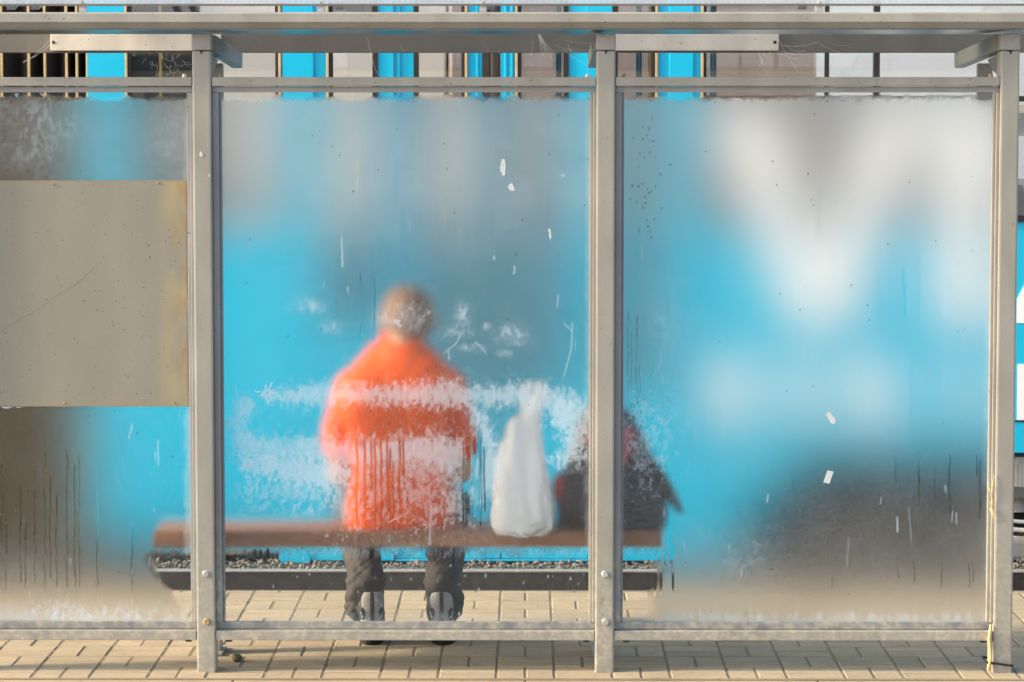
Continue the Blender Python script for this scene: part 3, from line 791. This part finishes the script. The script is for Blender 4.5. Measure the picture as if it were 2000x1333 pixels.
    for _ in range(150):
        x, y = r.uniform(0, 1935), r.uniform(200, 1200)
        m = cut(x - 4, x + 4, y - 4, y + 4)
        if m is not None: grime[m] = np.maximum(grime[m], r.uniform(.4, .9) * ss(2.2, .8, np.hypot(px[m] - x, py[m] - y)))
    for _ in range(70):                             # dirt among the drips and over the tall streaks
        x, y = (r.gauss(1265, 16), r.uniform(230, 470)) if r.random() < .5 else (r.gauss(1240, 14), r.uniform(780, 900))
        m = cut(x - 4, x + 4, y - 6, y + 6)
        if m is not None: grime[m] = np.maximum(grime[m], r.uniform(.3, .7) * ss(2.2, .6, np.hypot(px[m] - x, (py[m] - y) * .5)))
    # star shaped chip in the film
    for k_ in range(11):
        a = k_ * .6 + .3
        d_ = seg_dist(px, py, [(522 + 4 * math.cos(a), 768 + 4 * math.sin(a), .6), (522 + (9 + 8 * (k_ % 3)) * math.cos(a), 768 + (9 + 7 * (k_ % 3)) * math.sin(a), .6)])
        film = np.maximum(film, .85 * ss(1.4, -.4, d_))
    for pts in ([(900, 655, .8), (890, 672, .8), (868, 690, .5)], [(1118, 630, .8), (1116, 680, .8), (1102, 735, .6)], [(1119, 650, .6), (1102, 632, .6)], [(928, 668, .9), (950, 690, .6)], [(760, 1020, .8), (800, 1000, .6)]):
        film = np.maximum(film, .42 * ss(1.6, -.6, seg_dist(px, py, pts)))
    film *= ss(-900, -880, px)
    return np.clip(fog, 0, 1), np.clip(film, 0, .97), np.clip(grime, 0, .95)

def pane(x0, x1, z0, z1, step):
    nx, nz = max(2, int((x1 - x0) / step)), max(2, int((z1 - z0) / step))
    gx, gz = np.meshgrid(np.linspace(x0, x1, nx + 1), np.linspace(z0, z1, nz + 1))
    px, py = proj(gx, np.full_like(gx, GY), gz)
    fog, film, grime = [a.ravel() for a in pane_maps(px, py, step)]
    gx, gz = gx.ravel(), gz.ravel()
    nf = gx.size
    back = np.array([[x0, GY + .008, z0], [x1, GY + .008, z0], [x1, GY + .008, z1], [x0, GY + .008, z1]])
    co = np.vstack([np.column_stack([gx, np.full_like(gx, GY), gz]), back])
    i, j = np.meshgrid(np.arange(nx), np.arange(nz)); i, j = i.ravel(), j.ravel(); W = nx + 1
    quads = np.column_stack([j * W + i, j * W + i + 1, (j + 1) * W + i + 1, (j + 1) * W + i])
    faces = quads.tolist()
    B = [nf, nf + 1, nf + 2, nf + 3]
    bot = list(range(0, W)); top = list(range(nz * W, nz * W + W)); lf = [k * W for k in range(nz + 1)]; rt = [k * W + nx for k in range(nz + 1)]
    faces += [[B[0], B[3], B[2], B[1]], bot[::-1] + [B[0], B[1]], top + [B[2], B[3]], lf + [B[3], B[0]], rt[::-1] + [B[1], B[2]]]
    me = bpy.data.meshes.new('glass_pane')
    me.from_pydata(co.tolist(), [], faces)
    mi = np.zeros(len(faces), int); mi[len(quads):] = 1
    me.polygons.foreach_set('material_index', mi)
    for k_, a in (('fog', fog), ('film', film), ('grime', grime)):
        at = me.attributes.new(k_, 'FLOAT', 'POINT')
        at.data.foreach_set('value', np.concatenate([a, np.zeros(4)]).astype(np.float32))
    me.update()
    return mesh_obj('glass_pane', me, [M['glass_front'], M['glass_back']], shelter)

panes = []
STEP = 2.0 * (D0 + GY) / F
for i_ in range(3):
    a, b2 = PXW[i_] + .034, PXW[i_ + 1] - .034
    q = MB(); q.box(a, b2, .004, .05, zm1, zm2, .003); q.build('head_rail', M['frame'], shelter)
    q = MB(); q.box(a, b2 + .0, .022, .047, zm0, zm1 - .0015, .002); q.build('glazing_channel', M['frame_dark'], shelter)
    for xb in (a + .028, b2 - .028):
        q = MB(); q.disc((xb, .028, zm2 + .005), .009, .012, 6, 'Z'); q.build('rail_bolt', M['rustbolt'] if (i_ + (xb > 0)) % 2 else M['ivory'], shelter)
    q = MB(); q.box(a, b2, .004, .05, zr0, zr1, .003); q.build('foot_rail', M['frame'], shelter)
    q = MB(); q.box(a + .002, b2 - .002, .030, .046, zr1 + .0015, zc1, .002); q.build('glazing_channel', M['channel_blue'], shelter)
    for xb in (a + .012, b2 - .06):
        q = MB(); q.disc((xb + .03, .03, zr0 - .004), .012, .008, 8, 'Z'); q.build('rail_bolt', M['black'], shelter)
    # upright glazing channels: wide on the left of a pane, narrow on its right
    cl, cr = .030, .020
    q = MB(); q.box(a - .001, a + cl - .008, .018, .045, zc1 + .001, zm0 - .001, .002); q.box(a + cl - .0075, a + cl, .030, .046, zc1 + .001, zm0 - .001, .001); q.build('glazing_channel', M['channel_blue'], shelter)
    q = MB(); q.box(b2 - cr, b2 - .010, .024, .046, zc1 + .001, zm0 - .001, .002); q.box(b2 - .0095, b2 + .001, .012, .045, zc1 + .001, zm0 - .001, .002); q.build('glazing_channel', M['frame'] if i_ else M['frame_dark'], shelter)
    panes.append(pane(a + .012, b2 - .008, zc1 - .012, zm0 + .006, STEP if i_ else STEP))
# board fixed over the left pane
bx1 = X(368, .045)
q = MB(); q.box(PXW[0] + .04, bx1, .0465, .0505, Z(795, .045), Z(353, .045), .0008)
bm_, bn, bl, bb_ = M['board'], M['board'].node_tree.nodes, M['board'].node_tree.links, M['board'].node_tree.nodes['Principled BSDF']
src = bb_.inputs['Base Color'].links[0].from_socket
tcb = bn.new('ShaderNodeTexCoord'); sx = bn.new('ShaderNodeSeparateXYZ'); bl.new(tcb.outputs['Object'], sx.inputs[0])
def bstain(axis, a0, a1, scale, lo, hi, col, k, src):
    mr = bn.new('ShaderNodeMapRange'); mr.inputs[1].default_value = a0; mr.inputs[2].default_value = a1; bl.new(sx.outputs[axis], mr.inputs[0])
    mpn = bn.new('ShaderNodeMapping'); mpn.inputs['Scale'].default_value = (1, 1, .4); bl.new(tcb.outputs['Object'], mpn.inputs[0])
    nz = bn.new('ShaderNodeTexNoise'); nz.inputs['Scale'].default_value = scale; nz.inputs['Detail'].default_value = 7; bl.new(mpn.outputs[0], nz.inputs['Vector'])
    nr = bn.new('ShaderNodeMapRange'); nr.inputs[1].default_value = lo; nr.inputs[2].default_value = hi; bl.new(nz.outputs[0], nr.inputs[0])
    mu = bn.new('ShaderNodeMath'); mu.operation = 'MULTIPLY'; bl.new(mr.outputs[0], mu.inputs[0]); bl.new(nr.outputs[0], mu.inputs[1])
    m2 = bn.new('ShaderNodeMath'); m2.operation = 'MULTIPLY'; m2.inputs[1].default_value = k; bl.new(mu.outputs[0], m2.inputs[0])
    mx = bn.new('ShaderNodeMix'); mx.data_type = 'RGBA'; bl.new(m2.outputs[0], mx.inputs[0]); bl.new(src, mx.inputs[6]); mx.inputs[7].default_value = (*col, 1); return mx.outputs[2]
src = bstain(0, bx1 - .11, bx1 - .055, 9, .36, .58, (.33, .27, .13), .75, src)
src = bstain(0, bx1 - .07, bx1 - .02, 22, .48, .66, (.24, .15, .05), .7, src)
src = bstain(0, bx1 - .010, bx1 - .003, 40, .30, .5, (.22, .12, .05), .8, src)
src = bstain(2, Z(776, .045), Z(796, .045), 20, .35, .6, (.28, .19, .08), .6, src)
src = bstain(2, Z(357, .045), Z(353, .045), 30, .3, .5, (.26, .15, .06), .7, src)
bl.new(src, bb_.inputs['Base Color'])
bd = q.build('board', M['board'], shelter); bd['label'] = 'blank grey metal board with rusty edges'
for a, b2 in ((107, 360), (312, 358), (338, 788), (124, 788)):
    q = MB(); q.disc((X(a, .045), .0450, Z(b2, .045)), .004, .003, 8); q.build('screw', M['rustbolt'], bd)
q = MB(); q.tube([(X(a, .046), .0468, Z(b2, .046)) for a, b2 in ((-40, 672), (0, 650), (30, 630), (70, 606), (110, 578), (150, 556), (185, 522), (215, 507), (250, 480))], [.0009] * 6 + [.0008, .0006, .0003], 6)
q.build('crease', M['board'], bd)
# scraps of paper and tape on the glass
def scrap(pts, par):
    q = MB(); c = [(X(a, GY, b2), Z(b2, GY)) for a, b2 in pts]; q.prism(c, GY - .0012, GY - .0003); o = q.build('paper_scrap', M['paper'], par); return o
scrap([(980, 312), (985, 310), (988, 322), (986, 344), (981, 343), (976, 330)], panes[1])
scrap([(995, 360), (1001, 358), (1006, 372), (998, 374), (992, 367)], panes[1])
scrap([(1070, 449), (1074, 447), (1077, 463), (1075, 467)], panes[1])
scrap([(1613, 809), (1620, 804), (1633, 822), (1629, 829), (1622, 826)], panes[2])
scrap([(1616, 919), (1628, 921), (1620, 945), (1608, 942)], panes[2])
scrap([(28, 183), (37, 182), (34, 190), (31, 190)], panes[0]); scrap([(77, 182), (87, 182), (85, 188), (80, 187)], panes[0])
scrap([(0, 795.5), (26, 795.5), (18, 798), (10, 799)], panes[0]); scrap([(28, 795.5), (47, 795.5), (35, 798)], panes[0])
# chips of paint and dried dirt on the posts
def chip(px, py, s, mat, par, y=-.0012):
    q = MB(); c = P(px, py, 0); n_ = 9
    q.prism([(c.x + s * (.55 + .35 * random.random()) * math.cos(k_ * 6.283 / n_), c.z + s * 1.7 * (.6 + .4 * random.random()) * math.sin(k_ * 6.283 / n_)) for k_ in range(n_)], y, .0005); q.build('paint_chip', mat, par)
posts = [o for o in shelter.children if o.name.startswith('post')]
chip(393, 302, .0075, M['paper'], posts[1]); chip(409, 343, .004, M['paper'], posts[1]); chip(375, 493, .004, M['paper'], posts[1]) if False else None
for a, b2, i_ in ((1172, 1178, 2), (1176, 1200, 2), (1173, 1170, 2), (1190, 670, 2), (1171, 640, 2), (1975, 437, 3), (1972, 500, 3)): chip(a, b2, .0028, M['rustbolt'], posts[i_])
# beams and roof
zB = [Z(24, -.06), Z(27, -.075), Z(43, -.08), Z(56, -.055)]
x0, x1 = PXW[0] - .06, PXW[3] + .75
q = MB(); q.prism_x([(-.055, zB[0]), (-.078, zB[1]), (-.080, zB[2]), (-.055, zB[3]), (.10, zB[3]), (.10, zB[0])], x0, x1)
bmn = q.build('roof_beam', M['frame'], shelter)
q = MB(); q.box(x0, x1, -.050, .44, zB[3] - .0045, zB[3] - .0008); q.build('soffit', M['soffit'], shelter)
fz0, fz1 = Z(103.5, 1.0), Z(64, 1.0)
q = MB(); q.box(x0, x1, .99, 1.04, fz0, fz1, .003); q.build('front_beam', M['fascia'], shelter)
for a, b2, hole in ((107, 437, 112), (1185, 1516, 1509)):
    q = MB(); q.box(X(a, .98), X(b2, .98), .965, .9885, Z(99.5, .97), Z(67, .97), .003); lb = q.build('light_cover', M['ivory'], shelter)
    q = MB(); q.disc((X(hole, .97), .9640, Z(83, .97)), .007, .003, 12); q.build('screw', M['black'], lb)
rs = math.tan(math.radians(13))
ze = Z(7.5, -.05)
q = MB(); yy0, yy1 = -.05, 1.35
va = []
q.bm.faces.new([q.bm.verts.new(v) for v in ((x0, yy0, ze), (x1, yy0, ze), (x1, yy1, ze + (yy1 - yy0) * rs), (x0, yy1, ze + (yy1 - yy0) * rs))])
bmesh.ops.solidify(q.bm, geom=q.bm.faces[:], thickness=.008)
q.build('roof_sheet', M['roof'], shelter)
q = MB(); q.box(x0, x1, -.058, -.0505, Z(12, -.058), Z(7.6, -.058), .001); q.build('edge_profile', M['fascia'], shelter)
for c in (-60, 168, 630, 944, 1596, 2090):
    q = MB(); q.box(X(c, -.05) - .012, X(c, -.05) + .012, -.045, -.015, zB[0] + .0005, Z(11.5, -.05), .002); cl_ = q.build('roof_clip', M['inner_pale'], shelter)
    q = MB(); q.disc((X(c, -.05), -.045, Z(5, -.05)), .005, .006, 8, 'Z'); q.build('screw', M['rustbolt'], cl_)
for c in (15, 62, 660, 957, 1570):
    q = MB(); q.beam((X(c, .0), .15, zB[0] + .03), (X(c, 0), 1.2, zB[0] + .03 + 1.05 * rs), .03, .03, .002); q.build('rafter', M['frame_dark'], shelter)
q = MB(); q.beam((PXW[3] + .7, 0, zB[0] + .005), (PXW[3] + .7, 1.3, zB[0] + .005 + 1.3 * rs), .03, .03, .002); q.build('rafter', M['frame_dark'], shelter)

# ================================================================== BENCH
bench = thing('bench', 'long brown wooden bench seat inside the shelter', 'bench')
bz1, bz0 = Z(1039, .19), Z(1068, .19)
bxa, bxb = X(296, .19), X(1294, .19)
for k_ in range(3):
    q = MB(); y0 = .19 + .094 * k_
    q.box(bxa, bxb, y0, y0 + .088, bz0, bz1, .004); q.build('plank', M['wood'], bench)
for c in (404, 1180):
    xx = X(c, .2)
    q = MB(); q.box(xx - .045, xx + .045, .22, .455, bz0 - .010, bz0 - .001, .002); q.build('bracket', M['gold'], bench)
    q = MB(); q.box(xx - .025, xx + .025, .34, .42, -.02, bz0 - .0105, .004); q.box(xx - .035, xx + .035, .30, .46, .001, .011, .002); q.build('leg', M['frame_dark'], bench)

# ================================================================== THE MAN
def B(px, py, Y): return P(px, py, Y)
def limb(mb, pts, rs):
    for (a, b2), (r0, r1) in zip(zip(pts[:-1], pts[1:]), zip(rs[:-1], rs[1:])): mb.capsule(a, b2, r0, r1, 16)
head = B(797, 624, .52)
neck0 = B(782, 690, .44); neck1 = B(790, 650, .49)
shL, shR = B(690, 758, .43), B(874, 758, .43)
elL, elR = B(662, 925, .47), B(902, 922, .48)
waL, waR = Vector((elL.x + .10, .80, .56)), Vector((elR.x - .10, .80, .56))
hipL, hipR = B(742, 1000, .42), B(828, 1000, .42)
knL, knR = B(694, 1030, .90), B(880, 1030, .90)
knL.z = knR.z = .47
anL, anR = B(722, 1195, .58), B(856, 1195, .58)
anL.z = anR.z = .115
fL, fR = on_ground(726, 1262).x, on_ground(862, 1262).x
bd_ = MB()
# head with jaw, nose, ears
rt = Matrix.Rotation(math.radians(-12), 3, 'X')
bd_.ball(head + Vector((0, 0, .020)), (.088, .100, .096), 3, rt)
bd_.ball(head + Vector((0, .035, -.045)), (.058, .060, .066), 3, rt)
bd_.capsule(head + Vector((0, .105, .0)), head + Vector((0, .118, -.03)), .010, .015)
bd_.ball(head + Vector((0, .094, -.062)), (.024, .010, .006)); bd_.ball(head + Vector((0, .094, -.074)), (.020, .010, .006)); bd_.ball(head + Vector((0, .084, -.098)), (.022, .018, .018))
for s in (-1, 1):
    bd_.ball(head + Vector((s * .092, .0, -.012)), (.011, .022, .033), 2)
    bd_.ball(head + Vector((s * .031, .084, .026)), (.026, .012, .008), 2)
limb(bd_, [neck0 + Vector((0, .01, -.03)), neck1 + Vector((0, .0, .0)), head + Vector((0, -.01, -.02))], [.060, .056, .058])
# trunk
def sec(px, py, Y, rx, ry, t=0.0): return (B(px, py, Y), rx, ry, t)
trunk = [sec(785, 1028, .38, .165, .11), sec(785, 985, .37, .172, .115), sec(782, 920, .35, .155, .105), sec(780, 850, .345, .165, .11, .1), sec(780, 790, .36, .185, .115, .2), sec(780, 748, .385, .182, .10, .35), sec(780, 720, .41, .150, .085, .45), sec(781, 695, .43, .105, .075, .5), sec(782, 676, .445, .072, .064, .5)]
bd_.loft([(c, rx, ry, t) for c, rx, ry, t in trunk])
for sh, e, wr in ((shL, elL, waL), (shR, elR, waR)):
    limb(bd_, [sh, e, wr], [.052, .040, .028])
# hands: palm, five fingers, resting on the knees
for s, wr in ((1, waL), (-1, waR)):
    pm = wr + Vector((0, .055, -.004)); bd_.ball(pm, (.040, .050, .014), 2); bd_.capsule(wr, pm, .024, .022)
    for k_, (ox, ln) in enumerate(((-.030, .062), (-.010, .074), (.010, .078), (.030, .070))):
        a = pm + Vector((ox, .042, .002)); b2 = a + Vector((ox * .25, ln * .55, -.008)); c = b2 + Vector((0, ln * .38, -.026))
        limb(bd_, [a, b2, c], [.0098, .0090, .0080])
    a = pm + Vector((s * .034, -.012, -.002)); b2 = a + Vector((s * .030, .034, -.006)); c = b2 + Vector((s * .004, .034, -.010)); limb(bd_, [a, b2, c], [.013, .011, .009])
for h_, k2, an, fx_ in ((hipL, knL, anL, fL), (hipR, knR, anR, fR)):
    limb(bd_, [h_, k2, an, Vector((fx_, .60, .06)), Vector((fx_ + (.02 if fx_ > -.4 else -.02), .72, .045))], [.075, .052, .036, .034, .03])
person = blob('person', bd_, .0055, M['skin'], None, 4)
tag(person, 'man in orange short-sleeved shirt and dark trousers sitting on the bench, back to the glass', 'person')
for s in (-1, 1):
    q = MB(); q.ball(head + Vector((s * .031, .0885, .012)), .0115, 2); q.build('eye', M['eye'], person, True)
q = MB(); q.ball(head + Vector((0, -.006, .026)), (.0920, .102, .0985), 4, rt); q.ball(head + Vector((0, -.040, -.030)), (.078, .062, .060), 3, rt)
hair = blob('hair', q, .005, M['hair'], person, 3, lambda c: .002 * mnoise.noise(c * 60))
# shirt
def folds(c):
    return .010 * mnoise.noise(Vector((c.x * 7 + c.z * 4, c.y * 4, c.z * 9))) + .006 * mnoise.noise(Vector((c.x * 16 - c.z * 12, c.y * 6, c.z * 7)))
q = MB()
q.loft([(c, rx + .018, ry + .018, t) for c, rx, ry, t in trunk[:-1]] + [(trunk[-1][0] + Vector((0, .0, -.004)), .078, .068, .5)])
q.loft([sec(785, 1038, .385, .185, .125), sec(785, 990, .375, .196, .135), sec(782, 930, .355, .178, .125)])
for sh, e, o in ((shL, elL, -1), (shR, elR, 1)):
    c_ = sh.lerp(e, .66)
    limb(q, [trunk[5][0].lerp(sh, .55), sh, c_ + Vector((o * .012, 0, 0))], [.075, .070, .066])
shirt = blob('shirt', q, .008, M['shirt'], person, 5, folds)
q = MB(); q.loft([(neck0 + Vector((0, .012, .010)), .086, .074, .45), (neck0 + Vector((0, .020, .050)), .077, .068, .45), (neck0 + Vector((0, .025, .060)), .066, .058, .45)]); blob('collar', q, .005, M['shirt'], shirt, 3)
# trousers
def tfold(c):
    return .010 * mnoise.noise(Vector((c.x * 12, c.y * 10, c.z * 26 + c.x * 20))) + .009 * abs(mnoise.noise(Vector((c.x * 9 + 3, c.y * 8, c.z * 34 - c.x * 26)))) + .004 * mnoise.noise(c * 45)
q = MB()
q.loft([sec(785, 1034, .40, .172, .12), sec(785, 1000, .40, .178, .125), sec(785, 975, .39, .165, .12)])
for h_, k2, an, o in ((hipL, knL, anL, -1), (hipR, knR, anR, 1)):
    hem = Vector((an.x + o * .014, an.y + .038, .212))
    m1 = k2.lerp(hem, .5) + Vector((0, .0, 0))
    limb(q, [h_, k2 + Vector((0, -.02, .0)), m1, k2.lerp(hem, .8), hem], [.098, .080, .071, .068, .068])
    q.capsule(hem, (hem.x + o * .022, hem.y + .015, .125), .066, .060); q.capsule(hem, (hem.x + o * .0, hem.y + .06, .12), .062, .056)
trs = blob('trousers', q, .007, M['trousers'], person, 4, tfold)
# socks and boots
for k2, an, fx_ in ((knL, anL, fL), (knR, anR, fR)):
    q = MB(); limb(q, [an.lerp(k2, .35), an, Vector((fx_, .600, .075))], [.050, .046, .046]); blob('sock', q, .006, M['shoe_dark'], person, 2)
for fx_, o in ((fL, -1), (fR, 1)):
    hy = on_ground(800, 1262).y + .014
    q = MB()
    q.loft([(Vector((fx_, hy + .075, .028)), .047, .078, 0), (Vector((fx_, hy + .068, .07)), .046, .068, 0), (Vector((fx_, hy + .064, .115)), .043, .060, 0), (Vector((fx_, hy + .064, .165)), .042, .058, 0), (Vector((fx_, hy + .072, .190)), .036, .048, 0)])
    q.loft([(Vector((fx_ + o * .008, hy + .17, .028)), .046, .125, 0), (Vector((fx_ + o * .008, hy + .17, .060)), .043, .115, 0), (Vector((fx_ + o * .006, hy + .14, .095)), .034, .075, 0)])
    shoe = blob('shoe', q, .005, M['mesh_grey'], person, 3)
    q = MB(); q.loft([(Vector((fx_ + o * .005, hy + .145, .001)), .047, .152, 0), (Vector((fx_ + o * .005, hy + .145, .018)), .050, .157, 0), (Vector((fx_ + o * .005, hy + .145, .034)), .047, .152, 0)]); q.build('sole', M['sole'], shoe)
    q = MB(); q.tube([(fx_, hy - .004 + .006 * math.sin(t * 1.4) + .06 * max(0, t - .8) * .1, .03 + .165 * t) for t in [i_ / 8 for i_ in range(9)]], .0075, 8); q.build('heel_strap', M['shoe_dark'], shoe)
    q = MB()
    for s in (-1, 1):
        q.ball((fx_ + s * .034, hy + .026, .112), (.013, .024, .024), 2)
    q.ball((fx_, hy + .032, .066), (.044, .042, .020), 3)
    q.build('heel_guard', M['shoe_dark'], shoe, True)
    for s in (-1, 1):
        q = MB(); q.beam((fx_ + s * .033, hy + .0045, .100), (fx_ + s * .039, hy + .011, .122), .008, .004); q.build('shoe_mark', M['paper'], shoe)

# ================================================================== WHITE BAG
def bagfold(c):
    a = c.x * 60 + c.z * 6
    return (.013 * mnoise.noise(Vector((c.x * 26, c.y * 9, c.z * 2.2))) - .010 * abs(mnoise.noise(Vector((c.x * 34 + c.z * 5, c.y * 20, c.z * 3.1)))) + .006 * math.sin(a + 3 * mnoise.noise(c * 5)) * (.4 + .6 * min(1, (c.z - .4) * 3)))
q = MB()
bs = [(1018, 1046, .150, .080, .060), (1018, 1030, .152, .108, .078), (1018, 1000, .160, .112, .092), (1017, 950, .175, .106, .095), (1018, 900, .195, .094, .085), (1022, 860, .215, .078, .070), (1027, 830, .235, .058, .050), (1032, 808, .255, .040, .034), (1036, 792, .270, .024, .020), (1040, 778, .28, .019, .014), (1043, 766, .285, .024, .009), (1044, 760, .287, .020, .005)]
q.loft([(B(a, b2, y), rx, ry, 0) for a, b2, y, rx, ry in bs])
bag = blob('plastic_bag', q, .006, M['bag'], None, 3, bagfold)
# the tucked corner folds at the bottom
tag(bag, 'white plastic carrier bag with a tucked bottom standing on the bench beside the man', 'bag')
q = MB(); c = B(1040, 1033, .072)
for s, cx, cy, rx, rz in ((1, 1043, 1032, .046, .020), (-1, 1003, 1044, .034, .008)):
    c = B(cx, cy, .088)
    q.ball(c, (rx, .020, rz), 3, Matrix.Rotation(math.radians(-22 * s), 3, 'Y'))
fo_ = q.build('fold', simple('shaded_plastic_fold', (0.55, 0.53, 0.49), .5), bag, True)  # shade in the creases put into a greyer colour than the bag

for o_ in (-1, 1):
    q = MB(); q.tube([B(1040 + a * o_ + 2, b2, .288 + .012 * o_) for a, b2 in ((2, 768), (7, 752), (14, 748), (20, 758), (22, 778), (19, 800))], [.012, .009, .008, .008, .009, .006], 8); q.build('handle', M['bag'], bag, True)
# ================================================================== BACKPACK
q = MB(); ps = [(1194, 1040, .38, .180, .125), (1195, 1020, .375, .204, .140), (1195, 985, .37, .206, .140), (1194, 940, .37, .186, .125), (1191, 885, .375, .148, .110), (1187, 840, .38, .122, .095), (1185, 812, .385, .096, .075), (1184, 793, .39, .060, .050)]
q.loft([(B(a, b2, y), rx, ry, 0) for a, b2, y, rx, ry in ps])
bp_ = blob('backpack', q, .008, M['pack'], None, 4, lambda c: .008 * mnoise.noise(c * 9))
tag(bp_, 'dark rucksack with red trim standing at the right end of the bench', 'backpack')
q = MB(); q.box(X(1130, .26), X(1242, .26), .272, .296, Z(872, .26), Z(836, .26), .008); q.prism([(X(1168, .26), Z(872, .26) - .001), (X(1240, .26), Z(872, .26) - .001), (X(1216, .26), Z(915, .26)), (X(1196, .26), Z(915, .26))], .262, .284); q.build('red_panel', M['red'], bp_)
q = MB(); q.ball(B(1093, 955, .34), (.030, .05, .060), 3); q.build('side_pocket', M['red'], bp_, True)
q = MB(); q.tube([B(1268, 900, .34), B(1292, 940, .32), B(1312, 968, .31), B(1330, 1002, .31)], [.024, .027, .020, .010], 10); q.build('strap', M['pack'], bp_, True)
q = MB(); q.tube([B(1168, 812, .38), B(1172, 790, .385), B(1188, 782, .39), B(1202, 790, .385), B(1206, 812, .38)], .009, 10); q.build('handle', M['pack'], bp_, True)

# ================================================================== SMALL THINGS
q = MB(); g0 = on_ground(462, 1292)
vs = q.ball((g0.x, g0.y, .012), (.018, .022, .013), 3)
for v in vs: v.co += v.normal * .006 * mnoise.noise(v.co * 60)
tag(q.build('stone', M['stone'], None, True), 'small mossy stone lying on the paving beside the first whole post', 'stone')
q = MB(); xs = PXW[3] - .0325
q.tube([(xs - .016, -.004, .01), (xs - .012, -.006, .06), (xs - .014, -.004, .12), (xs - .010, -.002, .17)], [.006, .008, .007, .004], 8)
tag(q.build('stick', M['straw'], None, True), 'dry bent stick tied against the foot of the right post', 'stick')
q = MB(); zc = Z(1294, 0)
q.box(xs - .026, xs + .070, -.0105, -.0075, zc - .004, zc + .004, .001); q.box(xs + .0665, xs + .0695, -.007, .09, zc - .005, zc + .003, .001); q.box(xs - .025, xs - .022, -.007, .09, zc - .004, zc + .004, .001); q.box(xs - .025, xs + .0695, .0905, .0935, zc - .004, zc + .004, .001)
m_ = Matrix.Translation((xs, 0, zc)) @ Matrix.Rotation(math.radians(8), 4, 'Y') @ Matrix.Translation((-xs, 0, -zc))
bmesh.ops.transform(q.bm, matrix=m_, verts=q.bm.verts)
tag(q.build('cable_tie', M['black']), 'black strap tied round the foot of the right post', 'strap')
q = MB()
def tw(px, pts): q.tube([(X(a, .0), -.002 - .004 * (i_ % 2), Z(b2, 0)) for i_, (a, b2) in enumerate(pts)], [.0016] * (len(pts) - 1) + [.0007], 5)
for pts in ([(1931, 945), (1938, 960), (1942, 985), (1941, 1000)], [(1946, 927), (1940, 950), (1942, 980)], [(1938, 980), (1942, 1000), (1946, 1020)], [(1939, 983), (1945, 1003), (1945, 1018)], [(1937, 992), (1943, 1008), (1948, 1017)], [(1932, 948), (1936, 942)]): tw(0, pts)
tag(q.build('straw', M['straw'], None, True), 'wisp of dry straw caught on the left edge of the right post', 'straw')
# cobwebs under the roof
r = random.Random(3); q = MB()
def thread(a, b2, sag=.01, rr=.00035):
    a, b2 = Vector(a), Vector(b2)
    q.tube([a.lerp(b2, t) - Vector((0, 0, sag * 4 * t * (1 - t))) for t in (0, .33, .66, 1)], rr, 4, False)
for _ in range(26):
    cx = r.choice((60, 110, 300, 340, 360, 700, 760, 1000, 1060, 1130, 1500, 1560, 1640))
    y_ = r.uniform(.12, .9)
    thread(B(cx + r.uniform(-50, 50), r.uniform(68, 100), y_), B(cx + r.uniform(-60, 60), r.uniform(80, 150), y_ + r.uniform(-.05, .05)))
for k_ in range(22): thread(B(1052 + r.uniform(-2, 2), 66, .5), B(1058 + r.uniform(0, 28), r.uniform(100, 122), .5), .002, .0003)
for k_ in range(40):
    c = B(r.gauss(325, 26), r.gauss(125, 14), .1); thread(c, c + Vector((r.uniform(-.03, .03), 0, r.uniform(-.03, .03))), .004)
tag(q.build('cobweb', M['web']), 'loose dusty cobwebs hanging under the shelter roof beam', 'cobweb', kind='stuff')
